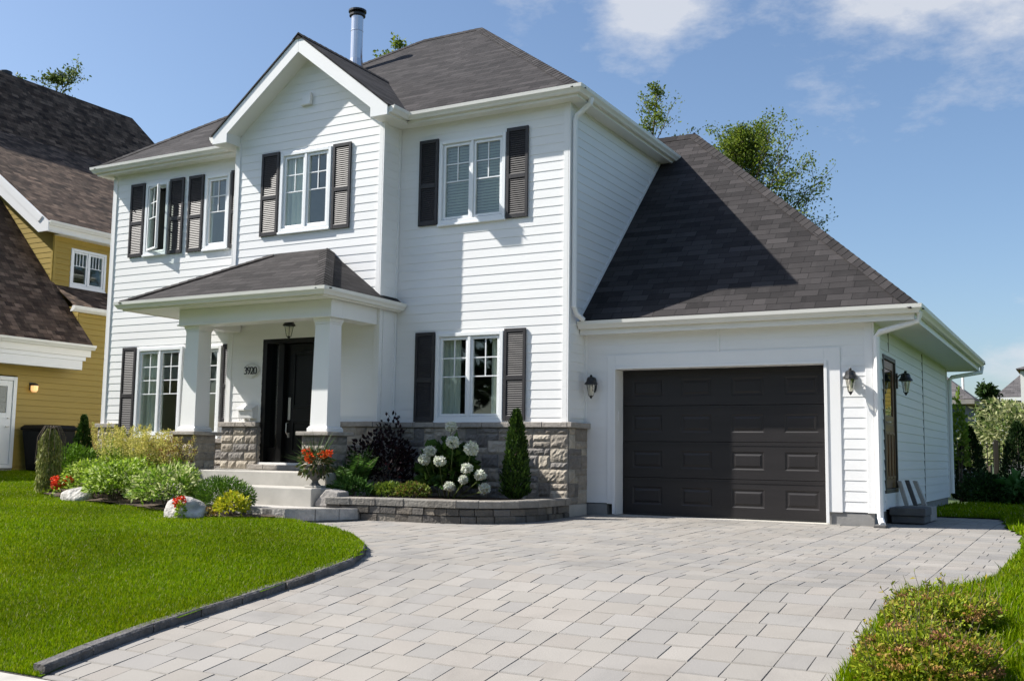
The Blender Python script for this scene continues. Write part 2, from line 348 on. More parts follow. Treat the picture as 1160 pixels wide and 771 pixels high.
KERB = [(.66, -9.40), (.60, -8.6), (.70, -7.8), (.78, -7.2), (.83, -6.6), (.82, -6.2), (.68, -5.88), (.34, -5.42), (-.30, -4.75), (-.9, -4.25), (-1.5, -3.85), (-2.1, -3.5), (-2.6, -3.3)]
BED_EDGE = [(-3.0, -3.55), (-3.7, -3.85), (-4.6, -3.52), (-5.5, -3.22), (-6.4, -3.08), (-7.3, -2.98), (-8.1, -2.7), (-8.8, -2.1), (-9.6, -1.5), (-10.5, -.9), (-10.9, .5), (-10.9, 9.5)]
LAWN_L = KERB + BED_EDGE + [(-14.9, 9.5), (-14.9, -6), (-24, -6), (-24, -9.43), (.66, -9.43)]
LAWN_R = [(5.58, -9.43), (5.55, -7.9), (5.56, -6.6), (5.62, -5.95), (5.97, -5.38), (6.15, -4.5), (6.19, -2.1), (6.12, -.2), (5.86, 1.15), (5.6, 3.78), (4.33, 3.78), (4.33, 9.3), (9, 10.2), (12, 10.2), (12, -9.43)]
g1 = np.arange(-24, 1.2, .1); g2 = np.arange(-9.43, 9.6, .1)
tag(grid_sheet('lawn', g1, g2, lz, M['turf'], lambda x, y: pip(LAWN_L, x, y)), kind='structure')
def lzr(x, y): return fzv(y) + .018
g3 = np.arange(4.3, 12.05, .1); g4 = np.arange(-9.43, 10.3, .1)
tag(grid_sheet('side_lawn', g3, g4, lzr, M['turf'], lambda x, y: pip(LAWN_R, x, y)), kind='structure')
BED = [(-2.6, -3.3)] + BED_EDGE[:-1] + [(-10.9, .6), (-10.0, .6), (-10.0, -.05), (-6.3, -.05), (-6.3, -2.2), (-5.4, -2.6), (-5.2, -3.2), (-2.6, -3.2)]
def bedz(x, y): return lz(x, y) + .015 + .05 * np.clip((np.asarray(y) + 4) / 2, 0, 1)
tag(grid_sheet('flower_bed_soil', np.arange(-11.5, -2.3, .1), np.arange(-4.3, .7, .1), bedz, M['soil'], lambda x, y: pip(BED, x, y)), kind='structure')

# pavers: strips of .52 m along Y, rows of .275 m, each row split unevenly
def build_pavers():
    rng = random.Random(7); mb = MB()
    g = .0016
    def paver(x0, x1, y0, y1, dz, inner=0):
        base = rng.choice([(.262, .242, .215), (.270, .250, .223), (.254, .238, .214), (.266, .244, .217), (.278, .259, .233), (.250, .237, .218), (.260, .245, .225), (.236, .224, .208)])
        k = rng.uniform(.95, 1.05); c = tuple(b * k for b in base)
        t = rng.uniform(-.0018, .0018); t2 = rng.uniform(-.0018, .0018)
        a = .0035; ay = .011; x0 += .0004 if inner > 0 else g; x1 -= .0004 if inner < 0 else g; y0 += g; y1 -= g
        vs = []
        for (ix, iy, dzz) in ((a, ay, 0), (0, 0, -.006), (0, 0, -.05)):
            for (x, y, s, w) in ((x0 + ix, y0 + iy, -1, -1), (x1 - ix, y0 + iy, 1, -1), (x1 - ix, y1 - iy, 1, 1), (x0 + ix, y1 - iy, -1, 1)):
                vs.append((x, y, fz(y) + dz + dzz + t * s + t2 * w))
        fs = [(0, 1, 2, 3)] + [(4 + i, 4 + (i + 1) % 4, (i + 1) % 4, i) for i in range(4)] + [(8 + i, 8 + (i + 1) % 4, 4 + (i + 1) % 4, 4 + i) for i in range(4)]
        e = tuple(q * .78 for q in c); mb.add(vs, fs, 0, [c] + [e] * 8)
    x = 5.14 - .52 * 21
    strip = 0
    while x < 6.6:
        y = -9.43; r = 0; ph = rng.choice([.0, .09, .16, .2])
        first = True
        while y < 3.8:
            h = .275 if not first else .275 - ph
            first = False
            if y + h > 3.8: h = 3.8 - y
            if h < .05: break
            t = rng.random()
            sp = [.32] if (r + strip) % 2 else [.20]
            if t < .12: sp = [.26]
            xa = x
            for w in [sp[0], .52 - sp[0]]:
                xb = xa + w; cx, cy = (xa + xb) / 2, y + h / 2
                ok = True
                if cy > .42 and xb < 4.32: ok = (.55 < cx < 3.75 and cy < .55)
                if cy > .5 and cx > 4.32 and xa < 4.30: xa = 4.32
                if cx < -2.6 and cy > -2.9: ok = False
                if cx < -3.6: ok = False
                if cy > -.05 and cx < .1: ok = False
                if cx < -1.2 and cy < -5.0: ok = False
                if ok and cy < .42 or ok and (cx > 4.2 or .5 < cx < 3.75): paver(xa, xb, y, y + h, 0, 1 if xa > x + .01 else -1)
                xa = xb
            y += h; r += 1
        x += .52; strip += 1
    o = mb.build('driveway', M['paver']); tag(o, kind='structure')
build_pavers()
tag(grid_sheet('driveway_joint_sand', np.arange(-4, 6.81, .2), np.arange(-9.43, 4.0, .2), lambda X, Y: fzv(Y) - .0045, M['joint'],
               lambda x, y: ~((y > .5) & (x < 4.2)) & ~((x < -1.4) & (y < -5.2))), kind='structure')
mb = MB()
xx = -60.0
while xx < 60:
    mb.box(xx + .004, -10.95, -.95, xx + 1.496, -9.45, -.6405 + .01 * 0); xx += 1.5
tag(mb.build('pavement', M['concrete'], bevel=.008), kind='structure')
mb = MB(); mb.box(-300, -18.5, -1.0, 300, -11.2, -.735); tag(mb.build('road', M['asphalt']), kind='structure')
mb = MB()
for k in range(-40, 40): mb.box(k * 1.5 + .004, -11.19, -1.0, k * 1.5 + 1.496, -10.96, -.62)
tag(mb.build('kerb', M['concrete'], bevel=.02), kind='structure')

# ------------------------------------------------------------------ generic builders for the buildings
LAP = .1415
def siding(mb, T, u0, u1, z0, z1, holes=(), zg=.18, lap=LAP, clip=None, out=.0065):
    k0 = math.floor((z0 - zg) / lap); z = zg + k0 * lap
    while z < z1 - 1e-6:
        zb, zt = max(z, z0), min(z + lap, z1)
        cuts = sorted({zb, zt} | {h[2] for h in holes if zb < h[2] < zt} | {h[3] for h in holes if zb < h[3] < zt})
        for a, b in zip(cuts[:-1], cuts[1:]):
            if b - a < 1e-5: continue
            mid = (a + b) / 2
            segs = [(u0, u1)]
            for h in holes:
                if h[2] < mid < h[3]:
                    ns = []
                    for s0, s1 in segs:
                        if h[1] <= s0 or h[0] >= s1: ns.append((s0, s1)); continue
                        if h[0] > s0: ns.append((s0, h[0]))
                        if h[1] < s1: ns.append((h[1], s1))
                    segs = ns
            oa = out * (1 - (a - z) / lap) + .002; ob = out * (1 - (b - z) / lap) + .002
            for s0, s1 in segs:
                p = (s0, s1, s1, s0)
                if clip:
                    c0, c1 = clip(a); d0, d1 = clip(b)
                    p = (max(s0, c0), min(s1, c1), min(s1, d1), max(s0, d0))
                    if p[1] <= p[0]: continue
                    if p[2] < p[3]: m_ = (p[2] + p[3]) / 2; p = (p[0], p[1], m_, m_)
                mb.add([(p[0], oa, a), (p[1], oa, a), (p[2], ob, b), (p[3], ob, b)], [(0, 1, 2, 3)], 0, None, None, T)
                if abs(a - z) < 1e-6:          # the lip under the course
                    mb.add([(p[0], 0.001, a), (p[1], 0.001, a), (p[1], oa, a), (p[0], oa, a)], [(0, 1, 2, 3)], 0, None, None, T)
        z += lap
def roof_slab(mb, pts, eave, thick=.03):
    P = [Vector(p) for p in pts]; e = Vector(eave).normalized()
    n = (P[1] - P[0]).cross(P[2] - P[0]).normalized()
    if n.z < 0: n = -n
    up = n.cross(e)
    if up.z < 0: up = -up
    uv = [(p.dot(e), p.dot(up)) for p in P]; k = len(P)
    mb.add(P, [tuple(range(k))], 0, None, [uv])
    Q = [p - Vector((0, 0, thick)) for p in P]
    mb.add(Q, [tuple(range(k))[::-1]], 0, None, [uv[::-1]])
    for i in range(k):
        j = (i + 1) % k
        mb.add([P[i], P[j], Q[j], Q[i]], [(0, 1, 2, 3)], 0, None, [[uv[i], uv[j], uv[j], uv[i]]])
def ridge_caps(mb, a, b, slope=.53, w=.13, step=.145, lift=.008):
    a = Vector(a); b = Vector(b); d = (b - a); L = d.length; d.normalize()
    s = d.cross(Vector((0, 0, 1))).normalized(); n = s.cross(d)
    k = int(L / step)
    for i in range(k):
        p = a + d * (i * step); q = p + d * (step * 1.35)
        dr = slope * w / 1.9
        vs = [p - s * w - Vector((0, 0, dr * 1.9)) + n * (lift + .006), p + n * (lift + .018), p + s * w - Vector((0, 0, dr * 1.9)) + n * (lift + .006),
              q - s * w - Vector((0, 0, dr * 1.9)) + n * lift, q + n * (lift + .008), q + s * w - Vector((0, 0, dr * 1.9)) + n * lift]
        u0 = i * .53; uvs = [[(u0, 0), (u0 + .1, 0), (u0 + .1, .14), (u0, .14)], [(u0, 0), (u0 + .1, 0), (u0 + .1, .14), (u0, .14)], [(u0, 0)] * 3]
        mb.add(vs, [(0, 1, 4, 3), (1, 2, 5, 4), (0, 2, 1)], 0, None, uvs)
GUT = [(0, -.115), (.060, -.115), (.075, -.085), (.105, -.05), (.112, 0), (.100, 0), (.095, -.012), (0, -.012)]
def eave_run(roof, path, ov, z, sof_z):
    """soffit, fascia and gutter along one eave; path runs on the fascia face, z is the gutter top"""
    a = MB(); a.sweep(path, [(-ov, sof_z), (-.021, sof_z), (-.021, sof_z + .012), (-ov, sof_z + .012)]); a.build('soffit', M['soffit'], roof)
    a = MB(); a.sweep(path, [(-.02, sof_z - .012), (-.002, sof_z - .012), (-.002, z - .004), (-.02, z - .004)]); a.build('fascia', M['gutter'], roof)
    a = MB(); a.sweep(path, [(n, z + q) for n, q in GUT]); a.build('gutter', M['gutter'], roof)
def window(parent, T, u0, u1, z0, z1, ns=2, rows=2, gridpart=.5, dress=None, open_first=0.0, seed=0, grid_cols=2, mats=None, name='window', glass=None, sill=True):
    mt = mats or M['frame']; gl = glass or M['glass']
    f = MB(); w = .058
    f.ring(u0, u1, z0, z1, w, -.06, .042, T)
    if sill: f.box(u0 - .012, .0, z0 - .035, u1 + .012, .06, z0 - .001, 0, None, T)
    f.ring(u0 + w + .001, u1 - w - .001, z0 + w + .001, z1 - w - .001, .012, -.13, .012, T)
    iu0, iu1 = u0 + w + .014, u1 - w - .014; iz0, iz1 = z0 + w + .014, z1 - w - .014
    mul = .05; sw = (iu1 - iu0 - mul * (ns - 1)) / ns
    for k in range(ns - 1):
        a = iu0 + sw * (k + 1) + mul * k; f.box(a, -.06, iz0 - .013, a + mul, .034, iz1 + .013, 0, None, T)
    o = f.build(name, mt, parent, bevel=.004)
    for k in range(ns):
        a = iu0 + (sw + mul) * k; b = a + sw
        ang = open_first if k == 0 else 0.0
        if ang:
            ca, sa = math.cos(ang), math.sin(ang); T2 = lambda u, n, z, a=a, ca=ca, sa=sa: T(a + (u - a) * ca - n * sa, (u - a) * sa + n * ca + .02, z)
        else: T2 = T
        s = MB(); s.ring(a + .003, b - .003, iz0 + .003, iz1 - .003, .038, -.035, .014, T2); s.build('sash', mt, o, bevel=.003)
        g = MB(); ga, gb, gz0, gz1 = a + .036, b - .036, iz0 + .036, iz1 - .036
        g.box(ga, -.022, gz0, gb, -.016, gz1, 0, None, T2); g.build('pane', gl, o)
        if rows:
            m_ = MB(); zc = gz1 - (gz1 - gz0) * gridpart; t = .009
            for c in range(1, grid_cols): uc = ga + (gb - ga) * c / grid_cols; m_.box(uc - t, -.0155, zc, uc + t, -.004, gz1, 0, None, T2)
            for r in range(rows):
                zr = zc + (gz1 - zc) * r / rows
                m_.box(ga, -.0150, zr - t, gb, -.003, zr + t, 0, None, T2)
            m_.build('grille', mt, o)
        if ang:                                   # an insect screen stays in the opening of the open sash
            sc = MB(); sc.ring(a + .003, b - .003, iz0 + .003, iz1 - .003, .02, -.055, -.042, T); sc.build('screen_frame', mt, o)
        if dress:
            dk = dress[k % len(dress)] if isinstance(dress, (list, tuple)) else dress
            if dk == 'blind':
                bl = MB(); z = iz0 + .03
                while z < iz1:
                    bl.add([(a, -.125, z), (b, -.125, z), (b, -.103, z + .030), (a, -.103, z + .030)], [(0, 1, 2, 3)], 0, None, None, T); z += .048
                bl.build('blind', M['blind'], o)
            elif dk in ('curtain', 'curtain_left', 'curtain_right'):
                ca0, cb0 = (a, b) if dk == 'curtain' else ((a, a + sw * .62) if dk == 'curtain_left' else (b - sw * .42, b))
                ct = MB(); nseg = max(8, int((cb0 - ca0) / .012)); rr = random.Random(seed * 17 + k); ph = rr.random() * 6
                vs = []
                for i in range(nseg + 1):
                    u = ca0 + (cb0 - ca0) * i / nseg; n = -.13 + .018 * math.sin(u * 62 + ph) + .012 * math.sin(u * 23 + ph)
                    vs += [(u, n, iz0 - .05), (u, n, iz1 + .03)]
                ct.add(vs, [(2 * i, 2 * i + 2, 2 * i + 3, 2 * i + 1) for i in range(nseg)], 0, None, None, T); ct.build('curtain', M['curtain'], o, smooth=True)
    return o
def shutter(parent, T, u0, u1, z0, z1):
    b = MB(); w = .048; n0, n1 = .012, .043
    zm = z0 + (z1 - z0) * .46
    b.box(u0, n0, z0, u0 + w, n1, z1, 0, None, T); b.box(u1 - w, n0, z0, u1, n1, z1, 0, None, T)
    for a, c in ((z0, z0 + .07), (zm - .035, zm + .035), (z1 - .06, z1)): b.box(u0 + w, n0 + .001, a, u1 - w, n1 - .001, c, 0, None, T)
    for a, c in ((z0 + .07, zm - .035), (zm + .035, z1 - .06)):
        k = max(3, int(round((c - a) / .034))); h = (c - a) / k
        for i in range(k):
            z = a + i * h
            b.add([(u0 + w, n0 + .024, z + .002), (u1 - w, n0 + .024, z + .002), (u1 - w, n0 + .006, z + h + .004), (u0 + w, n0 + .006, z + h + .004),
                   (u0 + w, n0 + .017, z), (u1 - w, n0 + .017, z), (u1 - w, n0, z + h), (u0 + w, n0, z + h)],
                  [(0, 1, 2, 3), (4, 7, 6, 5), (0, 4, 5, 1), (2, 6, 7, 3)], 0, None, None, T)
    b.box(u0 + w, .003, z0 + .07, u1 - w, .012, z1 - .06, 0, None, T)
    return b.build('shutter', M['shutter'], parent, bevel=.003)
STONE_COLS = [(.28, .245, .20), (.215, .19, .16), (.33, .29, .235), (.165, .15, .135), (.37, .33, .27), (.25, .222, .185), (.185, .172, .158)]
def ashlar(mb, T, u0, u1, z0, z1, seed=0, unit=.1, hh=.105, depth=.035, coursed=False):
    """rough ashlar stones packed into a rectangle, each with its own pillowed, broken face"""
    rng = random.Random(seed)
    nc = max(2, int(round((u1 - u0) / unit))); nr = max(1, int(round((z1 - z0) / hh))); du = (u1 - u0) / nc; dz = (z1 - z0) / nr
    occ = [[False] * nc for _ in range(nr)]
    for r in range(nr):
        for c in range(nc):
            if occ[r][c]: continue
            h = 1 if coursed else rng.choice([1, 2, 2, 1])
            if r + h > nr: h = 1
            w = rng.choice([2, 3, 3, 4] if h == 1 else [2, 2, 3, 4])
            ww = 0
            while ww < w and c + ww < nc and not any(occ[r + k][c + ww] for k in range(h)): ww += 1
            if c + ww == nc - 1 and not any(occ[r + k][c + ww] for k in range(h)): ww += 1
            for k in range(h):
                for q in range(ww): occ[r + k][c + q] = True
            a0, a1, b0, b1 = u0 + c * du, u0 + (c + ww) * du, z0 + r * dz, z0 + (r + h) * dz
            base = rng.choice(STONE_COLS); kk = rng.uniform(.85, 1.15); col = tuple(x * kk for x in base)
            j = .006; a0 += j; a1 -= j; b0 += j; b1 -= j
            nu = max(3, int((a1 - a0) / .035)); nz = max(3, int((b1 - b0) / .035)); vs = []
            for iz in range(nz + 1):
                for iu in range(nu + 1):
                    s, t = iu / nu, iz / nz; edge = min(min(s, 1 - s) * (a1 - a0), min(t, 1 - t) * (b1 - b0))
                    n = depth * (.45 + .4 * min(1, edge / .03)) + (rng.uniform(-.008, .008) if edge > 0 else 0)
                    ju, jz = (rng.uniform(-.004, .004), rng.uniform(-.004, .004))
                    vs.append((a0 + s * (a1 - a0) + ju, n, b0 + t * (b1 - b0) + jz))
            W = nu + 1
            fs = [(iz * W + iu, iz * W + iu + 1, (iz + 1) * W + iu + 1, (iz + 1) * W + iu) for iz in range(nz) for iu in range(nu)]
            ringi = [i for i in range(W)] + [i * W + nu for i in range(1, nz + 1)] + [nz * W + i for i in range(nu - 1, -1, -1)] + [i * W for i in range(nz - 1, 0, -1)]
            b = len(vs); vs += [(vs[i][0], -.004, vs[i][2]) for i in ringi]
            fs += [(ringi[i], b + i, b + (i + 1) % len(ringi), ringi[(i + 1) % len(ringi)]) for i in range(len(ringi))]
            mb.add(vs, fs, 0, col, None, T)
    mb.add([(u0, .008, z0), (u1, .008, z0), (u1, .008, z1), (u0, .008, z1)], [(0, 1, 2, 3)], 1, None, None, T)
def downspout(parent, pts, w=.062, d=.05):
    b = MB(); P = [Vector(p) for p in pts]
    b.tube(P, .042, 8); return b.build('downspout', M['trim'], parent)
def cap_stones(mb, T, u0, u1, z0, z1, n0, n1, seed=1, L=.45):
    rng = random.Random(seed); u = u0
    while u < u1 - .02:
        e = min(u1, u + L * rng.uniform(.8, 1.3))
        if u1 - e < .12: e = u1
        mb.box(u + .003, n0, z0, e - .003, n1 + rng.uniform(-.006, .006), z1 + rng.uniform(-.003, .003), 0, None, T); u = e

# ------------------------------------------------------------------ the white house
house = thing('house', 'white two storey house with dark shutters, grey stone base, front gable and attached garage', 'house', (-5.05, 0, 0))
XL, XM, XB0, XB1, YB, D = -10.10, 0.0, -6.384, -3.158, -.48, 8.70
SOF = 6.31
TF, TB = front(0), front(YB)
WIN = {  # u0, u1, z0, z1
    'ur': (-2.355, -1.11, 4.60, 5.995), 'lr': (-2.345, -1.105, 1.405, 2.81), 'gb': (-5.335, -4.228, 4.64, 6.05),
    'ul1': (-9.18, -8.57, 4.64, 6.05), 'ul2': (-7.60, -6.985, 4.62, 6.03), 'll1': (-9.19, -7.99, 1.115, 2.82), 'll2': (-7.60, -7.012, 1.115, 2.80)}
def hole(k): a = WIN[k]; return (a[0] + .03, a[1] - .03, a[2] + .03, a[3] - .03)
# walls
mb = MB(); siding(mb, TF, XB1, XM, 1.38, SOF + .01, [hole('ur'), hole('lr')]); mb.build('wall', M['siding'], house)
mb = MB(); siding(mb, TF, XL, XB0, 1.10, SOF + .01, [hole('ul1'), hole('ul2'), hole('ll1'), hole('ll2')]); mb.build('wall', M['siding'], house)
DOOR = (-5.60, -4.20, .70, 2.80)
def gclip(z):
    if z < 6.32: return (XB0, XB1)
    hw = max(0.0, (7.74 - z) / .80); return (-4.765 - min(hw, 1.62), -4.765 + min(hw, 1.62))
mb = MB(); siding(mb, TB, XB0, XB1, 1.38, 7.74, [hole('gb'), DOOR], clip=gclip); mb.build('wall', M['siding'], house)
mb = MB(); siding(mb, right(XB1), YB, 0, 1.38, SOF + .02); mb.build('wall', M['siding'], house)
mb = MB(); siding(mb, left(XB0), YB, 0, 1.38, SOF + .02); mb.build('wall', M['siding'], house)
mb = MB(); siding(mb, right(XM), 0, D, 1.30, SOF + .01, out=.010); mb.build('wall', M['siding'], house)
mb = MB(); siding(mb, left(XL), 0, D, .2, SOF + .01); mb.build('wall', M['siding'], house)
mb = MB(); siding(mb, back(D), XL, XM, .2, SOF + .01); mb.build('wall', M['siding'], house)
# rooms behind the glass
mb = MB()
mb.box(XL + .05, .25, 3.25, XM - .05, D - .05, 3.45); mb.box(XL + .05, .25, SOF + .03, XM - .05, D - .05, SOF + .1); mb.box(XL + .05, .3, .45, XM - .05, D - .05, .62)
mb.box(XL + .05, 3.6, .63, XM - .05, 3.7, 3.24); mb.box(XL + .05, 3.2, 3.46, XM - .05, 3.3, SOF + .02)
for px in (-6.3, -3.2): mb.box(px, .12, .63, px + .08, 3.59, 3.24); mb.box(px, .12, 3.46, px + .08, 3.19, SOF + .02)
mb.build('interior', M['room'], house)
# corner boards
cw = .085
def piece(name, m, parent, *boxes, bevel=.004):      # one part from boxes that touch; a box ends with its wall frame
    b = MB()
    for q in boxes: b.box(*q[:6], 0, None, q[6])
    return b.build(name, m, parent, bevel=bevel)
piece('corner_board', M['trim'], house, (XM - cw, -.001, 1.38, XM, .026, SOF, TF), (-.026, .001, 1.38, cw - .026, .026, SOF, right(XM)))
piece('corner_board', M['trim'], house, (XL, -.001, 1.10, XL + cw, .026, SOF, TF), (-.026, .001, 1.10, cw - .026, .026, SOF, left(XL)))
piece('corner_board', M['trim'], house, (XB1 - cw, -.001, 1.38, XB1, .026, 6.30, TB), (YB - .026, .001, 1.38, YB + cw - .026, .026, SOF, right(XB1)))
piece('corner_board', M['trim'], house, (XB0, -.001, 1.38, XB0 + cw, .026, 6.34, TB), (YB - .026, .001, 1.38, YB + cw - .026, .026, SOF, left(XB0)))
piece('corner_board', M['trim'], house, (D - cw, .001, 2.8, D, .026, SOF, right(XM)))
piece('corner_board', M['trim'], house, (-.06, -.001, 1.38, -.012, .02, SOF - .005, right(XB1)))
piece('pilaster', M['trim'], house, (YB + cw, .001, 1.385, YB + .30, .022, 3.19, right(XB1)))
# roofs
main_roof = MB(); E = .285; ZE = 6.465
X0, X1, Y0, Y1 = XL - E, XM + E, -E, D + E; RL, RR, RY, RZ = -5.70, -4.22, 4.35, 9.93
roof_slab(main_roof, [(X0, Y0, ZE), (X1, Y0, ZE), (RR, RY, RZ), (RL, RY, RZ)], (1, 0, 0))
roof_slab(main_roof, [(X1, Y0, ZE), (X1, Y1, ZE), (RR, RY, RZ)], (0, 1, 0))
roof_slab(main_roof, [(X1, Y1, ZE), (X0, Y1, ZE), (RL, RY, RZ), (RR, RY, RZ)], (-1, 0, 0))
roof_slab(main_roof, [(X0, Y1, ZE), (X0, Y0, ZE), (RL, RY, RZ)], (0, -1, 0))
ridge_caps(main_roof, (X1, Y0, ZE), (RR, RY, RZ)); ridge_caps(main_roof, (X0, Y0, ZE), (RL, RY, RZ)); ridge_caps(main_roof, (RL, RY, RZ), (RR, RY, RZ), .748)
roof = main_roof.build('roof', M['shingle'], house)
F = .25
eave_run(roof, [(-2.86, -F), (F, -F), (F, D + F), (XL - F, D + F), (XL - F, -F), (-6.66, -F)], F, 6.46, SOF)
# front gable roof
PX, PZ, PY = -4.765, 8.00, -.85; GL, GR, GZ = -6.69, -2.84, 6.475
gs = (PZ - GZ) / (GR - PX)
gr = MB()
ye = Y0 + (GZ - ZE) / .748; yr = Y0 + (PZ - ZE) / .748
roof_slab(gr, [(GR, PY, GZ), (GR, ye + .02, GZ), (PX, yr + .05, PZ), (PX, PY, PZ)], (0, 1, 0))
roof_slab(gr, [(GL, ye + .02, GZ), (GL, PY, GZ), (PX, PY, PZ), (PX, yr + .05, PZ)], (0, -1, 0))
ridge_caps(gr, (PX, PY, PZ), (PX, yr, PZ), .79)
groof = gr.build('gable_roof', M['shingle'], house)
def rake(sgn):
    s = MB(); ex = PX + sgn * 1.905; tx = PX + sgn * 1.565
    top = lambda x: PZ - .034 - gs * abs(x - PX)
    pts = [(PX, -.80, top(PX)), (ex, -.80, top(ex)), (ex, -.80, 6.30), (tx, -.80, 6.30), (tx, -.80, top(tx) - .285 + .02), (PX, -.80, top(PX) - .285)]
    s.prism(pts, (0, -.03, 0), (0, 0, 0)); s.build('rake_board', M['trim'], groof, bevel=.004)
    q = MB()                                        # sloping soffit and the boxed eave end
    za, zb = top(PX) - .262, top(tx) - .245
    q.add([(PX, -.80, za), (tx, -.80, zb), (tx, YB, zb), (PX, YB, za), (PX, -.80, za + .02), (tx, -.80, zb + .02), (tx, YB, zb + .02), (PX, YB, za + .02)],
          [(0, 1, 2, 3), (4, 7, 6, 5), (0, 4, 5, 1), (1, 5, 6, 2), (2, 6, 7, 3), (3, 7, 4, 0)])
    xa, xb = sorted((ex - sgn * .022, tx)); q.box(xa, -.799, 6.305, xb, -.26, 6.32); q.box(*(sorted((tx, tx + sgn * .02))[0], -.799, 6.321, sorted((tx, tx + sgn * .02))[1], YB - .001, zb + .01))
    q.box(*((XB1 + .003, -.259, 6.311, -2.861, -.003, 6.323) if sgn > 0 else (-6.659, -.259, 6.311, XB0 - .003, -.003, 6.323))); q.build('soffit', M['soffit'], groof)
    fa = MB(); xo = sorted((ex - sgn * .02, ex)); fa.box(xo[0], -.799, 6.30, xo[1], -.255, 6.44); fa.build('fascia', M['gutter'], groof)
rake(1); rake(-1)
a = MB(); a.sweep([(-2.858, -.795), (-2.858, -.255)], [(n, 6.46 + q) for n, q in GUT]); a.build('gutter', M['gutter'], groof)
a = MB(); a.sweep([(-6.672, -.255), (-6.672, -.795)], [(n, 6.46 + q) for n, q in GUT]); a.build('gutter', M['gutter'], groof)
mb = MB(); TBv = TB; mb.box(-4.90, .0, 6.86, -4.72, .05, 7.03, 0, None, TB); mb.box(-4.92, .012, 6.84, -4.70, .075, 6.875, 0, None, TB); mb.box(-4.74, .012, 6.876, -4.70, .07, 7.05, 0, None, TB); mb.build('vent_hood', M['trim'], house, bevel=.004)
# windows and shutters
window(house, TF, *WIN['ur'], 2, 2, .5, ['blind', 'blind'], seed=1)
window(house, TF, *WIN['lr'], 2, 2, .5, ['curtain_left', 'curtain_right'], seed=2)
window(house, TB, *WIN['gb'], 2, 2, .5, ['curtain', None], seed=3)
window(house, TF, *WIN['ul1'], 1, 2, .5, None, open_first=math.radians(21), seed=4)
window(house, TF, *WIN['ul2'], 1, 2, .5, None, seed=5)
window(house, TF, *WIN['ll1'], 2, 3, .52, ['curtain', None], seed=6)
window(house, TF, *WIN['ll2'], 1, 3, .52, None, seed=7)
for T, a, b, z0, z1 in ((TF, -2.752, -2.385, 4.605, 6.05), (TF, -1.09, -.705, 4.58, 6.04), (TF, -2.748, -2.375, 1.39, 2.84), (TF, -1.085, -.705, 1.41, 2.835),
                        (TB, -5.77, -5.375, 4.61, 6.09), (TB, -4.19, -3.81, 4.60, 6.065), (TF, -9.605, -9.22, 4.625, 6.085), (TF, -8.535, -8.16, 4.61, 6.08),
                        (TF, -8.03, -7.65, 4.605, 6.075), (TF, -6.955, -6.60, 4.60, 6.06), (TF, -9.60, -9.235, 1.12, 2.845), (TF, -6.975, -6.60, 1.40, 2.82)):
    shutter(house, T, a, b, z0, z1)
# stone base with its caps
SD = .045
def stone_section(walls, caps):                     # one run of stone base with the cap stones that lie on it
    sb = MB()
    for w in walls: ashlar(sb, *w[:6], **(w[6] if len(w) > 6 else {}))
    o = sb.build('stone_base', [M['stone'], M['mortar']], house)
    for c in caps: cb = MB(); cap_stones(cb, *c); cb.build('stone_cap', M['cap'], o, bevel=.008)
f0, f1 = front(-SD), front(YB - SD)
stone_section([(f0, XB1 + SD, XM + SD, .16, 1.30, 11), (right(XM + SD), -SD, .59, .16, 1.30, 12), (right(XB1 + SD), YB - SD, -SD, .16, 1.30, 13)],
              [(TF, XB1 + SD + .002, XM + SD, 1.30, 1.38, .0, .105, 1), (right(XM), -.105, .588, 1.30, 1.381, .05, .115, 2), (right(XB1), YB - .1, -.01, 1.30, 1.379, .002, .10, 5)])
stone_section([(f1, XB0 - SD, DOOR[0] - .01, .58, 1.30, 14, dict(coursed=True, hh=.144, unit=.095)), (left(XB0 - SD), YB - SD, -SD, .5, 1.30, 19), (right(DOOR[0] - .01), YB - SD, YB + .16, .58, 1.30, 20)], [(TB, XB0 - .1, DOOR[0] - .01, 1.30, 1.38, 0, .105, 3)])
stone_section([(f1, DOOR[1] + .01, XB1 + SD, .58, 1.30, 15, dict(coursed=True, hh=.144, unit=.095))], [(TB, DOOR[1] + .01, XB1, 1.30, 1.38, 0, .105, 4)])
stone_section([(f0, XL - SD, -9.63, .12, 1.30, 16), (f0, -9.63, XB0 - SD, .12, 1.02, 17), (left(XL - SD), -SD, 1.2, .12, 1.30, 18)],
              [(TF, XL - .1, -9.625, 1.30, 1.379, 0, .10, 6), (TF, -9.62, XB0 - .1, 1.02, 1.10, 0, .115, 7), (left(XL), 0, 1.2, 1.30, 1.38, .0, .1, 8)])
mb = MB(); mb.box(-.4, -.07, -.3, XM + .075, .56, .158); mb.box(XL - .04, .0, -.3, XM, D, .15); mb.build('foundation', M['concrete'], house, bevel=.006)

# entry door
dT = front(YB + .10)
mb = MB()                                            # black frame, reveal and sidelight
mb.box(DOOR[0], -.16, DOOR[2] - .02, DOOR[0] + .09, .10, DOOR[3], 0, None, dT); mb.box(DOOR[1] - .07, -.16, DOOR[2] - .02, DOOR[1], .10, DOOR[3], 0, None, dT)
mb.box(DOOR[0] + .09, -.16, DOOR[3] - .08, DOOR[1] - .07, .10, DOOR[3], 0, None, dT); mb.box(-5.28, -.16, DOOR[2], -5.16, .06, DOOR[3] - .08, 0, None, dT)
mb.box(DOOR[0] + .09, -.06, DOOR[2], -5.28, .0, DOOR[2] + .25, 0, None, dT)
fd = mb.build('front_door', M['door_black'], house, bevel=.005)
mb = MB(); mb.box(DOOR[0] + .095, -.05, DOOR[2] + .26, -5.285, -.04, DOOR[3] - .085, 0, None, dT); mb.build('sidelight_pane', M['glass_dark'], fd)
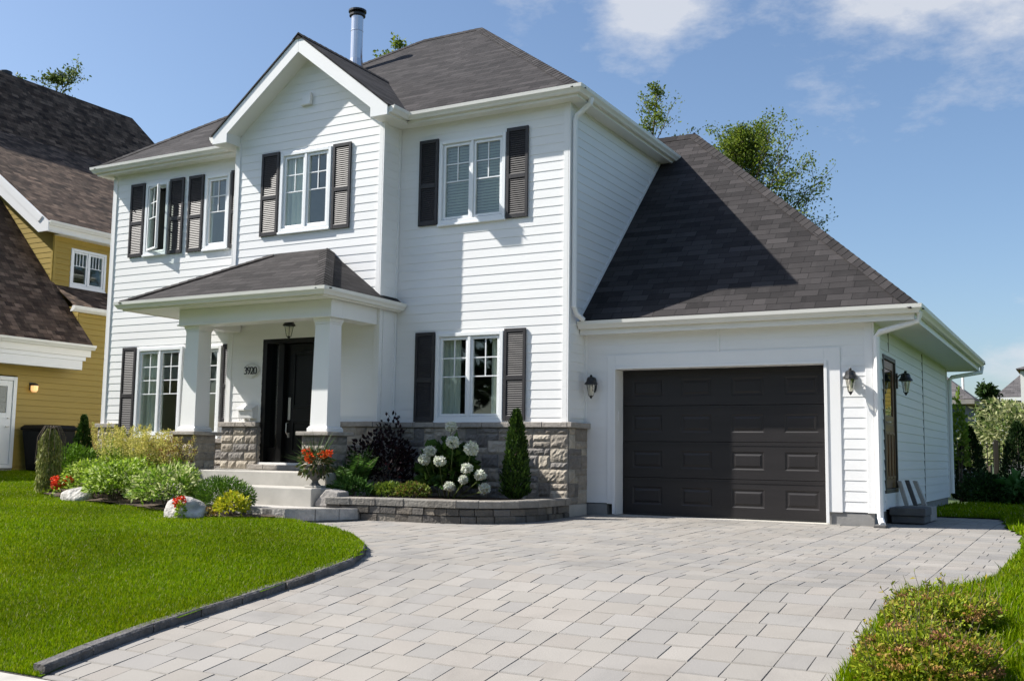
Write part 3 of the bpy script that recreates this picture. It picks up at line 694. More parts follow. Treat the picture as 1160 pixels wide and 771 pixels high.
mb = MB(); mb.box(-5.155, -.09, DOOR[2] + .012, DOOR[1] - .075, -.03, DOOR[3] - .085, 0, None, dT)
for a, b, z0, z1 in ((-5.02, -4.40, 1.62, 2.58), (-5.02, -4.40, .86, 1.42)): mb.ring(a, b, z0, z1, .05, -.029, -.012, dT)
mb.build('door_leaf', M['door_black'], fd, bevel=.005)
mb = MB(); mb.box(-5.10, -.029, 1.42, -5.045, -.014, 1.80, 0, None, dT); mb.tube([dT(-5.072, -.015, 1.38), dT(-5.072, .045, 1.36), dT(-5.072, .05, 1.22), dT(-5.072, .01, 1.17)], .011, 8); mb.box(-5.095, -.029, 1.12, -5.05, -.012, 1.20, 0, None, dT); mb.lathe([(.022, 0), (.022, .01)], dT(-5.072, -.012, 1.72), 10); mb.build('door_handle', M['nickel'], fd, bevel=.003)
mb = MB(); mb.box(DOOR[0], -.10, .66, DOOR[1], .14, .698, 0, None, dT); mb.build('threshold', M['trim'], fd, bevel=.004)
mb = MB(); cap_stones(mb, front(YB), DOOR[0] - .02, DOOR[1] + .02, .585, .665, .0, .28, 31); mb.build('door_step', M['cap'], house, bevel=.008)

# porch
mb = MB()
mb.box(-6.38, -1.68, 2.94, -3.18, -1.40, 3.205); mb.box(-3.46, -1.399, 2.94, -3.181, YB - .03, 3.205); mb.box(-6.379, -1.399, 2.94, -6.10, YB - .03, 3.205)
mb.box(-6.40, -1.70, 2.93, -3.16, -1.38, 2.955); mb.build('porch_beam', M['trim'], house, bevel=.006)
mb = MB(); mb.box(-7.30, -2.03, 3.206, -3.05, YB - .003, 3.22); mb.box(-7.30, YB - .003, 3.206, XB0 - .03, -.02, 3.22); mb.box(XB1 + .03, YB - .002, 3.206, -3.05, -.02, 3.22); mb.build('porch_ceiling', M['soffit'], house)
pr = MB()
A, B_ = (-4.27, YB - .004, 4.285), (-5.39, YB - .004, 4.28)
ey, exl, exr, ez = -2.09, -7.345, -3.015, 3.335
roof_slab(pr, [(exl, ey, ez), (exr, ey, ez), A, B_], (1, 0, 0))
sr = (4.285 - ez) / (exr + 4.27); sl = (4.28 - ez) / (-5.39 - exl)
roof_slab(pr, [(exr, ey, ez), (exr, -.03, ez), (XB1 + .02, -.03, ez + sr * (exr - XB1 - .02)), (XB1 + .02, YB - .004, ez + sr * (exr - XB1 - .02)), A], (0, 1, 0))
roof_slab(pr, [(exl, -.03, ez), (exl, ey, ez), B_, (XB0 - .02, YB - .004, ez + sl * (XB0 - .02 - exl)), (XB0 - .02, -.03, ez + sl * (XB0 - .02 - exl))], (0, -1, 0))
ridge_caps(pr, (exr, ey, ez), A, .42); ridge_caps(pr, (exl, ey, ez), B_, .36)
proof = pr.build('porch_roof', M['shingle'], house)
pth = [(-7.31, -.03), (-7.31, -2.05), (-3.05, -2.05), (-3.05, -.03)]
a = MB(); a.sweep(pth, [(-.02, 3.19), (-.002, 3.19), (-.002, 3.325), (-.02, 3.325)]); a.build('fascia', M['gutter'], proof)
a = MB(); a.sweep(pth, [(n, 3.33 + q) for n, q in GUT]); a.build('gutter', M['gutter'], proof)
def column(cx, side):
    cy = -1.445
    m_ = MB()
    def sq(h0, h1, z0, z1): m_.add([(cx - h0, cy - h0, z0), (cx + h0, cy - h0, z0), (cx + h0, cy + h0, z0), (cx - h0, cy + h0, z0), (cx - h1, cy - h1, z1), (cx + h1, cy - h1, z1), (cx + h1, cy + h1, z1), (cx - h1, cy + h1, z1)],
        [(0, 3, 2, 1), (4, 5, 6, 7), (0, 1, 5, 4), (1, 2, 6, 5), (2, 3, 7, 6), (3, 0, 4, 7)])
    sq(.197, .197, 1.191, 1.245); sq(.19, .175, 1.2455, 1.27); sq(.164, .143, 1.2705, 2.84); sq(.150, .150, 2.8405, 2.868); sq(.156, .172, 2.8685, 2.929)
    c = m_.build('porch_column', M['trim'], house, bevel=.005)
    p = MB(); h = .235
    ashlar(p, front(cy - h), cx - h, cx + h, .58, 1.13, 40 + side, coursed=True, hh=.137, unit=.12); ashlar(p, right(cx + h), cy - h, cy + h, .58, 1.13, 42 + side, coursed=True, hh=.137, unit=.12)
    ashlar(p, left(cx - h), cy - h, cy + h, .58, 1.13, 44 + side, coursed=True, hh=.137, unit=.12); ashlar(p, back(cy + h), cx - h, cx + h, .58, 1.13, 46 + side, coursed=True, hh=.137, unit=.12)
    p.build('pedestal', [M['stone'], M['mortar']], c)
    q = MB(); q.box(cx - .315, cy - .315, 1.131, cx + .315, cy + .315, 1.19); q.build('pedestal_cap', M['cap'], c, bevel=.01)
column(-3.415, 0); column(-6.15, 1)

# garage
GY, GX, GB = .59, 4.31, 8.66; TG = front(GY)
mb = MB(); siding(mb, TG, 0.0, GX, .18, 2.75, [(.40, 3.88, 0, 2.42)]); mb.build('wall', M['siding'], house)
mb = MB(); siding(mb, right(GX), GY, GB, .18, 2.75, [(1.28, 2.33, 0, 2.38)], out=.011); mb.build('wall', M['siding'], house)
mb = MB(); siding(mb, back(GB), 0, GX, .18, 2.75); mb.build('wall', M['siding'], house)
piece('corner_board', M['trim'], house, (GX - .10, -.001, .17, GX, .026, 2.74, TG), (GY - .026, .001, .17, GY + .085, .026, 2.74, right(GX)))
piece('corner_board', M['trim'], house, (GB - .085, .001, .17, GB, .026, 2.74, right(GX)))
piece('siding_joint', M['trim'], house, (2.13, .0, 2.421, 2.175, .02, 2.74, TG)); piece('corner_board', M['trim'], house, (.0, .0, .18, .05, .018, 2.74, TG))
piece('siding_joint', M['found'], house, (5.22, .001, .2, 5.25, .016, 2.74, right(GX)), bevel=0); piece('siding_joint', M['found'], house, (1.79, .001, 2.45, 1.815, .016, 2.74, right(GX)), bevel=0)
mb = MB()
mb.box(.40, -.02, .17, .53, .020, 2.42, 0, None, TG); mb.box(3.665, -.02, .17, 3.88, .020, 2.42, 0, None, TG); mb.box(.53, -.02, 2.20, 3.665, .020, 2.42, 0, None, TG)
mb.box(.49, .0205, .02, .535, .034, 2.245, 0, None, TG); mb.box(3.66, .0205, .02, 3.705, .034, 2.245, 0, None, TG); mb.box(.5355, .0205, 2.2005, 3.6595, .034, 2.245, 0, None, TG)
mb.box(.50, -.30, .01, .53, -.021, 2.20, 0, None, TG); mb.box(3.665, -.30, .01, 3.70, -.021, 2.20, 0, None, TG); mb.box(.531, -.30, 2.205, 3.664, -.021, 2.23, 0, None, TG)
gtrim = mb.build('garage_door_trim', M['trim'], house, bevel=.004)
mb = MB()
gT = front(.87); U0, U1, Z0, Z1 = .545, 3.655, .035, 2.195; ch, cwid = (Z1 - Z0) / 4, (U1 - U0) / 4
for r in range(4):
    za, zb = Z0 + r * ch + (.004 if r else 0), Z0 + (r + 1) * ch - .004
    for c in range(4):
        ua, ub = U0 + c * cwid, U0 + (c + 1) * cwid; pu, pz = .150, .135
        rings = [(ua, ub, za, zb, 0), (ua + pu, ub - pu, za + pz, zb - pz, 0), (ua + pu + .018, ub - pu - .018, za + pz + .018, zb - pz - .018, -.010),
                 (ua + pu + .035, ub - pu - .035, za + pz + .035, zb - pz - .035, -.010), (ua + pu + .06, ub - pu - .06, za + pz + .06, zb - pz - .06, .0)]
        vs = []
        for (a, b, c0, d0, n) in rings: vs += [(a, n, c0), (b, n, c0), (b, n, d0), (a, n, d0)]
        fs = [(4 * k + i, 4 * k + (i + 1) % 4, 4 * k + 4 + (i + 1) % 4, 4 * k + 4 + i) for k in range(4) for i in range(4)] + [(16, 17, 18, 19)]
        mb.add(vs, fs, 0, None, None, gT)
    mb.add([(U0, 0, zb), (U1, 0, zb), (U1, -.03, zb + .004), (U0, -.03, zb + .004)], [(0, 1, 2, 3)], 0, None, None, gT)
    mb.add([(U0, 0, za), (U1, 0, za), (U1, -.03, za - .004), (U0, -.03, za - .004)], [(0, 1, 2, 3)], 0, None, None, gT)
    mb.box(U0, .0, zb - .05, U1, .006, zb - .03, 0, None, gT)
mb.box(U0 - .02, -.05, Z0, U1 + .02, -.031, Z1 + .02, 0, None, gT)
gd = mb.build('garage_door', M['garage_door'], house)
mb = MB(); mb.box(U0, -.03, .008, U1, .004, .034, 0, None, gT); mb.build('bottom_seal', M['black_metal'], gd)
mb = MB(); mb.box(.36, .56, -.3, 3.84, 1.1, .006); mb.build('door_sill', M['concrete'], house)
mb = MB(); mb.box(.531, -.14, 1.42, .546, -.10, 1.57, 0, None, TG); mb.build('door_keypad', M['white_plastic'], house, bevel=.003)
mb = MB(); mb.box(.06, .002 + GY, -.3, .39, GY + .3, .168); mb.box(3.71, GY + .002, -.3, GX - .02, GY + .3, .168); mb.box(GX - .25, GY + .31, -.3, GX - .02, GB - .02, .178); mb.build('foundation', M['found'], house, bevel=.006)
mb = MB(); mb.box(.05, GY + .4, 2.72, GX - .05, GB - .05, 2.78); mb.box(.05, 4, 0.05, GX - .05, 4.1, 2.7); mb.build('interior', M['room'], house)
gro = MB(); ge = 2.935; gx1, gy0, gy1 = 4.92, .345, 9.33; gry, grz, grx = 4.63, 7.04, .43
gs1 = (grz - ge) / (gry - gy0)
zv = ZE + .748 * (X1 - .02); yv = gy0 + (zv - ge) / gs1; xv = X1 - (grz - ZE) / .748
roof_slab(gro, [(.02, gy0, ge), (gx1, gy0, ge), (grx, gry, grz), (xv, gry, grz), (.02, yv, zv)], (1, 0, 0))
roof_slab(gro, [(gx1, gy0, ge), (gx1, gy1, ge), (grx, gry, grz)], (0, 1, 0))
roof_slab(gro, [(gx1, gy1, ge), (.02, gy1, ge), (.02, 2 * gry - yv, zv), (xv, gry, grz), (grx, gry, grz)], (-1, 0, 0))
ridge_caps(gro, (gx1, gy0, ge), (grx, gry, grz), .65); ridge_caps(gro, (gx1, gy1, ge), (grx, gry, grz), .65)
ridge_caps(gro, (xv, gry, grz), (grx, gry, grz), .95)
garoof = gro.build('garage_roof', M['shingle'], house)
gp = [(.02, .38), (4.885, .38), (4.885, 9.29), (.02, 9.29)]
a = MB(); a.sweep(gp, [(-.02, 2.73), (-.002, 2.73), (-.002, 2.925), (-.02, 2.925)]); a.build('fascia', M['gutter'], garoof)
a = MB(); a.sweep(gp, [(n, 2.93 + q) for n, q in GUT]); a.build('gutter', M['gutter'], garoof)
a = MB(); a.box(.02, .401, 2.745, 4.86, GY + .0, 2.757); a.box(GX, GY + .001, 2.745, 4.86, GB + .0, 2.757); a.box(.02, GB + .001, 2.745, 4.86, 9.27, 2.757); a.build('soffit', M['soffit'], garoof)
mb = MB(); mb.prism([(0.014, .40, ge + .03), (.014, 4.2, ge + .03 + gs1 * 3.86), (.014, 4.2, ge + .11 + gs1 * 3.86), (.014, .40, ge + .11)], (0, 0, 0), (.012, 0, 0)); mb.build('flashing', M['trim'], garoof)
# downspouts
downspout(house, [(.32, .10, 6.36), (.31, .08, 6.27), (.10, .05, 6.10), (.075, .05, 6.02), (.075, .05, 3.12), (.09, .12, 3.02), (.13, .26, 2.95)])
downspout(house, [(4.95, .42, 2.84), (4.93, .44, 2.72), (4.42, .52, 2.60), (4.37, .55, 2.54), (4.37, .55, .12), (4.40, .48, .05), (4.42, .42, .03)])
downspout(house, [(4.94, 9.25, 2.82), (4.93, 9.2, 2.70), (4.42, 8.75, 2.58), (4.37, 8.71, 2.52), (4.37, 8.71, .25)])
mb = MB(); mb.box(4.31, .36, -.005, 4.47, .56, .035); mb.build('splash_block', M['slab_grey'], house, bevel=.01)
# side door of the garage
sT = right(GX)
mb = MB(); mb.ring(1.28, 2.33, .42, 2.38, .06, -.04, .024, sT); sd = mb.build('side_door', M['dark_wood'], house, bevel=.004)
mb = MB(); mb.box(1.345, -.03, .485, 2.265, .0, 1.40, 0, None, sT); mb.ring(1.345, 2.265, 1.401, 2.315, .12, -.03, .0, sT)
for q in range(3): mb.ring(1.43 + q * .26, 1.66 + q * .26, .62, 1.28, .035, .0005, .014, sT)
mb.build('door_leaf', M['wood'], sd, bevel=.004)
mb = MB(); mb.box(1.465, -.02, 1.52, 2.145, -.012, 2.195, 0, None, sT); mb.build('pane', M['glass_dark'], sd)
mb = MB(); mb.tube([sT(1.42, .0, 1.42), sT(1.42, .06, 1.42), sT(1.54, .06, 1.42)], .011, 8); mb.build('door_handle', M['nickel'], sd)
mb = MB(); mb.box(1.28, -.02, .2, 2.33, .02, .419, 0, None, sT); mb.build('door_sill', M['trim'], sd, bevel=.004)
# chimney pipe
mb = MB(); ccx, ccy = -6.42, 2.9
mb.lathe([(.13, 8.6), (.13, 9.72), (.135, 9.725), (.135, 9.745), (.13, 9.75), (.13, 10.05)], (ccx, ccy, 0), 20)
ch_ = mb.build('chimney', M['steel'], house, smooth=False)
mb = MB(); mb.lathe([(.12, 10.05), (.17, 10.06), (.17, 10.10), (.12, 10.11), (.12, 10.14), (.19, 10.15), (.19, 10.19), (.06, 10.23)], (ccx, ccy, 0), 20); mb.build('chimney_cap', M['black_metal'], ch_)
mb = MB(); mb.lathe([(.30, 8.62), (.15, 8.95), (.135, 9.12)], (ccx, ccy, 0), 20); mb.build('flashing', M['steel'], ch_)

# ------------------------------------------------------------------ lanterns, number, mailbox
def lantern_parts(root, c, out, hang=False, k_=.80):
    """c: centre of the glass; out: unit vector away from the wall (None when it hangs)"""
    x, y, z = c
    a = MB(); a.lathe([(.016, .235), (.028, .215), (.02, .20), (.058, .19), (.082, .165), (.092, .11), (.125, .07), (.13, .05), (.10, .042)], c, 14)
    a.lathe([(.055, -.165), (.035, -.175), (.022, -.2), (.006, -.225)][::-1], c, 12)
    for k in range(4):
        t = 2 * math.pi * (k + .5) / 4; a.tube([(x + .088 * math.cos(t), y + .088 * math.sin(t), z + .045), (x + .048 * math.cos(t), y + .048 * math.sin(t), z - .168)], .0045, 5)
    if hang:
        a.tube([(x, y, z + .2), (x, y, z + .36)], .008, 6); a.lathe([(.06, .36), (.05, .385), (.05, .40)], c, 12)
    else:
        o = Vector(out); w = Vector(c) - o * .17
        a.tube([tuple(w + o * .02 + Vector((0, 0, .10))), tuple(w + o * .06 + Vector((0, 0, .16))), tuple(Vector(c) + Vector((0, 0, .20)))], .011, 7)
        s = Vector((-o.y, o.x, 0)); P = [w + s * .045 * math.cos(t) + Vector((0, 0, .05 + .15 * math.sin(t))) for t in [2 * math.pi * k / 14 for k in range(14)]]
        a.prism([tuple(p) for p in P], (0, 0, 0), tuple(o * .03))
    def sc(mb):                                     # shrink about the fixing so that it still touches wall or ceiling
        f = Vector(c) + (Vector((0, 0, .40)) if hang else -Vector(out) * .17); mb.v = [tuple(f + (Vector(v) - f) * k_) for v in mb.v]; return mb
    sc(a).build('lantern_frame', M['black_metal'], root)
    g = MB(); g.lathe([(.085, .042), (.045, -.166)][::-1], c, 12); sc(g).build('glass_shade', M['lampglass'], root)
    b = MB(); b.lathe([(.012, -.15), (.02, -.08), (.028, -.03), (.022, .01), (.01, .03)], c, 10); sc(b).build('bulb', M['bulb'], root)
G_L = 'black coach lanterns on the house'
for c, o, lab in (((.19, .40, 1.93), (0, -1, 0), 'black coach lantern in the shaded corner left of the garage door'), ((4.04, .40, 1.93), (0, -1, 0), 'black coach lantern right of the garage door, half in sun'),
                  ((4.49, 2.42, 2.03), (1, 0, 0), 'black coach lantern beside the brown side door of the garage')):
    t = thing('wall_lantern', lab, 'wall lantern', c, G_L); lantern_parts(t, c, o)
c = (-4.46, -1.15, 2.79); t = thing('pendant_lantern', 'black lantern hanging from the porch ceiling in front of the door', 'pendant lantern', c); lantern_parts(t, c, None, True)

t = thing('house_number', 'oval plaque with black house number 3920 beside the front door', 'house number', (-5.83, YB - .02, 2.27))
mb = MB(); P = [(-5.82 + .19 * math.cos(k * math.pi / 20), YB - .016, 2.27 + .13 * math.sin(k * math.pi / 20)) for k in range(40)]
mb.prism(P, (0, 0, 0), (0, -.016, 0)); mb.build('plaque', M['soffit'], t, bevel=.003)
mb = MB(); P = [(-5.82 + .175 * math.cos(k * math.pi / 20), YB - .036, 2.27 + .112 * math.sin(k * math.pi / 20)) for k in range(-9, 17)]; mb.tube(P, .006, 5); mb.build('rim', M['nickel'], t)
for ch2, u in (('3', -5.945), ('9', -5.872), ('2', -5.800), ('0', -5.728)):
    cu = bpy.data.curves.new('digit', 'FONT'); cu.body = ch2; cu.size = .185; cu.align_x = 'CENTER'; cu.extrude = .006; cu.offset = -.001
    o = bpy.data.objects.new('digit', cu); COL.objects.link(o); o.location = (u, YB - .040, 2.205); o.rotation_euler = (math.pi / 2, 0, 0)
    dg = bpy.context.evaluated_depsgraph_get(); me = bpy.data.meshes.new_from_object(o.evaluated_get(dg)); me.transform(Matrix.Translation(o.location) @ o.rotation_euler.to_matrix().to_4x4())
    bpy.data.objects.remove(o); me.materials.clear(); me.materials.append(M['black_metal']); o = bpy.data.objects.new('digit', me); COL.objects.link(o); adopt(o, t)
t = thing('mailbox', 'small white mailbox with a hinged lid on the wall left of the door', 'mailbox', (-5.83, YB - .05, 1.45))
mT = front(YB - .014)
mb = MB(); mb.prism([(-6.0, YB - .014, 1.44), (-6.0, YB - .12, 1.44), (-6.0, YB - .135, 1.60), (-6.0, YB - .014, 1.64)], (0, 0, 0), (.33, 0, 0)); mb.build('box_body', M['white_plastic'], t, bevel=.01)
mb = MB(); mb.prism([(-6.015, YB - .012, 1.645), (-6.015, YB - .145, 1.60), (-6.015, YB - .15, 1.575), (-6.015, YB - .158, 1.575), (-6.015, YB - .155, 1.612), (-6.015, YB - .012, 1.68)], (0, 0, 0), (.36, 0, 0)); mb.build('lid', M['white_plastic'], t, bevel=.004)
mb = MB(); mb.tube([(-5.94, YB - .10, 1.43), (-5.94, YB - .13, 1.40), (-5.94, YB - .155, 1.43)], .006, 6); mb.tube([(-5.74, YB - .10, 1.43), (-5.74, YB - .13, 1.40), (-5.74, YB - .155, 1.43)], .006, 6); mb.lathe([(.012, 0), (.012, .02), (.0, .03)], (-5.83, YB - .155, 1.59), 8); mb.build('newspaper_hook', M['white_plastic'], t)

# ------------------------------------------------------------------ steps, walk, planter wall, kerb
t = thing('concrete_steps', 'pale concrete steps leading up to the porch', 'steps', (-4.6, -2, 0))
mb = MB(); mb.box(-6.50, -1.80, .0, -3.08, YB - .03, .579); mb.box(-6.499, YB - .029, .1, -3.2, YB + .02, .575); mb.build('landing', M['concrete'], t, bevel=.015)
mb = MB(); mb.box(-6.30, -2.43, -.1, -2.82, -1.802, .37); mb.build('tread', M['concrete'], t, bevel=.015)
rng = random.Random(5)
mb = MB()                                            # raised walk slab edge: path of curved outline
arc = [(-4.7, -3.22), (-3.0, -3.22), (-2.66, -3.17), (-2.38, -3.0), (-2.20, -2.72), (-2.10, -2.42), (-2.08, -2.17)]
top = .115
inner = [(-5.6, -2.2), (-2.9, -2.2), (-2.9, -1.5)]
mb.prism([(x, y, top) for x, y in arc + [(-2.85, -2.1), (-2.85, -2.4), (-4.7, -2.4)]], (0, 0, -.004), (0, 0, -.15), 0, (.42, .40, .37))
def blocks_along(mb, path, z0, z1, depth, Lb, seed, cols, jit=.008, gap=.004, over=0):
    rg = random.Random(seed); P = [Vector((p[0], p[1])) for p in path]; seg = [(P[i + 1] - P[i]).length for i in range(len(P) - 1)]; tot = sum(seg)
    def at(s):
        for i, l in enumerate(seg):
            if s <= l or i == len(seg) - 1:
                d = (P[i + 1] - P[i]).normalized(); return P[i] + d * s, d
            s -= l
    s = 0.0
    while s < tot - .03:
        e = min(tot, s + Lb * rg.uniform(.75, 1.3))
        if tot - e < Lb * .35: e = tot
        (a, da), (b, db) = at(s + gap / 2), at(e - gap / 2)
        na, nb_ = Vector((da.y, -da.x)), Vector((db.y, -db.x))
        o1, o2 = over + rg.uniform(-jit, jit), over + rg.uniform(-jit, jit); zt = None if callable(z1) else z1 + rg.uniform(-jit, jit) * .4
        zA0 = z0(a.x, a.y) if callable(z0) else z0; zB0 = z0(b.x, b.y) if callable(z0) else z0
        zA1 = z1(a.x, a.y) if callable(z1) else zt; zB1 = z1(b.x, b.y) if callable(z1) else zt
        ai, bi = a - na * depth, b - nb_ * depth; ao, bo = a + na * o1, b + nb_ * o2
        k = rg.uniform(.8, 1.2); cc = rg.choice(cols); cc = tuple(x * k for x in cc)
        r = min(.014, (zA1 - zA0) * .2)
        m1a, m1b = ao - na * r, bo - nb_ * r
        vs = [(ai.x, ai.y, zA0), (bi.x, bi.y, zB0), (bo.x, bo.y, zB0), (ao.x, ao.y, zA0), (ai.x, ai.y, zA1), (bi.x, bi.y, zB1), (bo.x, bo.y, zB1 - r), (ao.x, ao.y, zA1 - r), (m1b.x, m1b.y, zB1), (m1a.x, m1a.y, zA1)]
        mb.add(vs, [(0, 1, 2, 3), (4, 9, 8, 5), (9, 7, 6, 8), (3, 2, 6, 7), (0, 4, 5, 1), (1, 5, 8, 6, 2), (0, 3, 7, 9, 4)], 0, cc)
        s = e
blocks_along(mb, arc, -.12, top + .003, .16, .34, 3, [(.17, .16, .145), (.145, .138, .128), (.19, .178, .163)], .006)
tag(mb.build('walkway', M['wallblock']), kind='structure')
t = thing('planter_wall', 'low curved grey block wall holding the flower bed by the garage', 'garden wall', (-1, -2, 0))
parc = [(-2.56, -2.44), (-2.3, -2.36), (-2.05, -2.29), (-1.75, -2.23), (-1.4, -2.19), (-1.0, -2.19), (-.6, -2.12), (-.25, -1.94), (.0, -1.62), (.12, -1.2), (.14, -.7), (.10, -.10)]
WC = [(.14, .122, .10), (.095, .086, .074), (.185, .165, .135), (.12, .11, .098)]
mb = MB(); blocks_along(mb, parc, -.1, .058, .16, .25, 8, WC, .018, .010); blocks_along(mb, parc, .062, .158, .16, .21, 9, WC, .018, .010); mb.build('wall_course', M['wallblock'], t)
mb = MB(); blocks_along(mb, parc, .164, .264, .24, .34, 10, [(.24, .22, .19), (.20, .187, .165), (.27, .245, .21)], .008, over=.02); mb.build('coping', M['wallblock'], t)
mb = MB(); mb.prism([(-1.4 + (x + 1.4) * .95, -.6 + (y + .6) * .90, .228) for x, y in parc] + [(.0, -.05, .228), (-3.0, -.05, .228), (-3.0, -1.75, .228), (-2.79, -1.9, .228)], (0, 0, 0), (0, 0, -.12)); tag(mb.build('planter_soil', M['soil']), kind='structure')
t = thing('lawn_edging', 'row of dark grey edging stones curving between lawn and driveway', 'lawn edging', (.7, -7, -.3))
mb = MB(); zk = lambda x, y: float(fzv(y)) + .068; zk0 = lambda x, y: float(fzv(y)) - .08
dense = []
for i in range(len(KERB) - 1):
    for k in range(3): dense.append((KERB[i][0] + (KERB[i + 1][0] - KERB[i][0]) * k / 3, KERB[i][1] + (KERB[i + 1][1] - KERB[i][1]) * k / 3))
dense.append(KERB[-1]); sm = [dense[0]] + [tuple((dense[i - 1][j] + 2 * dense[i][j] + dense[i + 1][j]) / 4 for j in (0, 1)) for i in range(1, len(dense) - 1)] + [dense[-1]]
blocks_along(mb, [(x + .0, y) for x, y in sm], zk0, zk, .075, .42, 12, [(1, 1, 1), (.8, .8, .82), (1.25, 1.22, 1.18), (1.05, 1, .95)], .011, .010, over=.03)
mb.build('edging_stone', M['kerb'], t)
# natural stone by the steps, boulders
def rock(name, label, c, r, seed, m, flat=.6, rot=0):
    rg = np.random.default_rng(seed); import bmesh
    bm = bmesh.new(); bmesh.ops.create_icosphere(bm, subdivisions=4, radius=1)
    ph = rg.random((5, 3)) * 6; fr = rg.uniform(1.2, 3.2, (5, 3))
    for v in bm.verts:
        n = sum(math.sin(fr[k][0] * v.co.x + ph[k][0]) * math.sin(fr[k][1] * v.co.y + ph[k][1]) * math.sin(fr[k][2] * v.co.z + ph[k][2]) for k in range(5))
        m2_ = math.sin(7.1 * v.co.x + ph[0][0]) * math.sin(6.3 * v.co.y + ph[1][1]) * math.sin(5.7 * v.co.z + ph[2][2]); d = 1 + .13 * n + .07 * abs(m2_); v.co = v.co * d; v.co.z *= 1 - .25 * abs(v.co.x) * (1 if v.co.z > 0 else 0)
        for ax in (0, 1, 2): v.co[ax] = math.copysign(abs(v.co[ax]) ** .85, v.co[ax])
        v.co.x *= r[0]; v.co.y *= r[1]; v.co.z *= r[2]
    bmesh.ops.rotate(bm, verts=bm.verts, matrix=Matrix.Rotation(rot, 3, 'Z'))
    me = bpy.data.meshes.new(name); bm.to_mesh(me); bm.free(); me.materials.append(m)
    me.polygons.foreach_set('use_smooth', [True] * len(me.polygons))
    o = bpy.data.objects.new(name, me); COL.objects.link(o); o.location = c; return tag(o, label, 'rock')
rock('boulder', 'rounded white boulder beside the red flowers at the far end of the bed', (-7.05, -2.95, .09), (.27, .2, .19), 3, M['rock'])
rock('boulder', 'pointed white boulder behind a single red flower at the lawn edge', (-3.72, -3.92, .03), (.27, .22, .22), 9, M['rock'])
mb = MB()
mb.add([(x - .012, y - .37, z - .012) for x, y, z in [(-2.80, -2.02, .13), (-2.40, -2.00, .13), (-2.40, -1.72, .13), (-2.80, -1.72, .13), (-2.79, -2.0, .20), (-2.62, -1.99, .375), (-2.41, -1.72, .345), (-2.66, -1.70, .38), (-2.40, -1.98, .335)]], [(0, 3, 2, 1), (0, 1, 8, 5, 4), (4, 5, 7), (5, 8, 6, 7), (1, 2, 6, 8), (2, 3, 7, 6), (3, 0, 4, 7)])
tag(mb.build('stone_block', M['greyrock'], bevel=.02, origin=(-2.6, -2.23, .118)), 'rough grey stone block leaning against the end of the lower step', 'stone block')

# ------------------------------------------------------------------ things by the side door
mb = MB(); mb.box(4.36, 1.45, .012, 4.80, 2.05, .115); tag(mb.build('step_slab', M['slab_grey'], bevel=.012, origin=(4.58, 1.75, .012)), 'dark concrete slab on the ground below the side door, nearer one', 'slab', 'step slabs at the side door')
mb = MB(); mb.box(4.34, 1.42, .117, 4.82, 2.03, .225); tag(mb.build('step_slab', M['slab_grey'], bevel=.012, origin=(4.58, 1.75, .117)), 'dark concrete slab lying on top of another as side door step', 'slab', 'step slabs at the side door')
mb = MB(); mb.box(4.36, 2.10, .012, 4.80, 2.75, .215); tag(mb.build('step_slab', M['greyrock'], bevel=.012, origin=(4.58, 2.4, .012)), 'paler thick slab behind the dark slabs of the side door step', 'slab', 'step slabs at the side door')
for k, (y, h, th, m_, lab) in enumerate(((2.12, .36, .05, M['concrete'], 'pale paving board leaning on the garage wall, nearest the side door'), (2.27, .37, .06, M['slab_grey'], 'dark paving board leaning between two pale ones on the garage wall'), (2.45, .36, .10, M['concrete'], 'wide pale paving board leaning on the garage wall behind the dark one'))):
    mb = MB(); mb.prism([(4.44 + .10 * k, y, .226), (4.50 + .10 * k, y, .226), (4.40 + .085 * k, y, .226 + h), (4.34 + .085 * k, y, .226 + h)], (0, 0, 0), (0, th, 0))
    tag(mb.build('paving_board', m_, bevel=.006, origin=(4.5, y, .225)), lab, 'paving board', 'boards leaning on the garage wall')

# ------------------------------------------------------------------ neighbour's yellow house
nh = thing('yellow_house', 'yellow house with brown shingle roofs left of the white house', 'house', (-17, 3, .3))
NX, NXL, NY = -16.0, -15.0, 3.14
NW = (3.65, 4.75, 5.03, 6.02)
nw = MB(); siding(nw, right(NX), NY, 12, 4.2, 6.45, [(NW[0] + .03, NW[1] - .03, NW[2] + .03, NW[3] - .03)], out=.022); nw.build('wall', M['yellow'], nh)
def nclip(z): return (-24.4 if z < 10 else -24.6 + (z - 10.04) / 1.3, NX - max(0, z - 6.4) / .70 if z < 9.6 else min(NX - (z - 6.4) / .70, -20.75 - (z - 10.0) / 1.3))
nw = MB(); siding(nw, front(NY), -24.4, NX, 4.2, 12.3, clip=nclip); nw.build('wall', M['yellow'], nh)
nw = MB(); siding(nw, right(NXL), -7, 3.2, .2, 3.06, [(.55, 1.62, 0, 2.55)], out=.022); siding(nw, right(NXL), 3.2, 12, .2, 4.4, out=.022); siding(nw, front(3.205), NX, NXL, 2.9, 4.4); nw.build('wall', M['yellow'], nh)
def lclip(z): d = max(0, z - 3.3) / 1.06; return (-25 + d, NXL - d)
nw = MB(); siding(nw, left(-24.4), NY, 12, .2, 10.0); nw.build('wall', M['yellow'], nh)
nw = MB(); siding(nw, left(-25), -7, NY, .2, 3.4); nw.build('wall', M['yellow'], nh)
nw = MB(); siding(nw, front(-7), -25, NXL, .2, 8.5, clip=lclip); nw.build('wall', M['yellow'], nh)
nw = MB(); siding(nw, back(12), -24, NX, .2, 6.4); nw.build('wall', M['yellow'], nh)
mb = MB(); mb.box(-23.9, -6.9, .1, NXL - .05, 11.9, .2); mb.box(-18, NY + 1.5, 4.3, -17.9, 11.9, 6.4); mb.box(-23.9, NY + .1, 6.4, NX - .05, 11.9, 6.5); mb.build('interior', M['room'], nh)
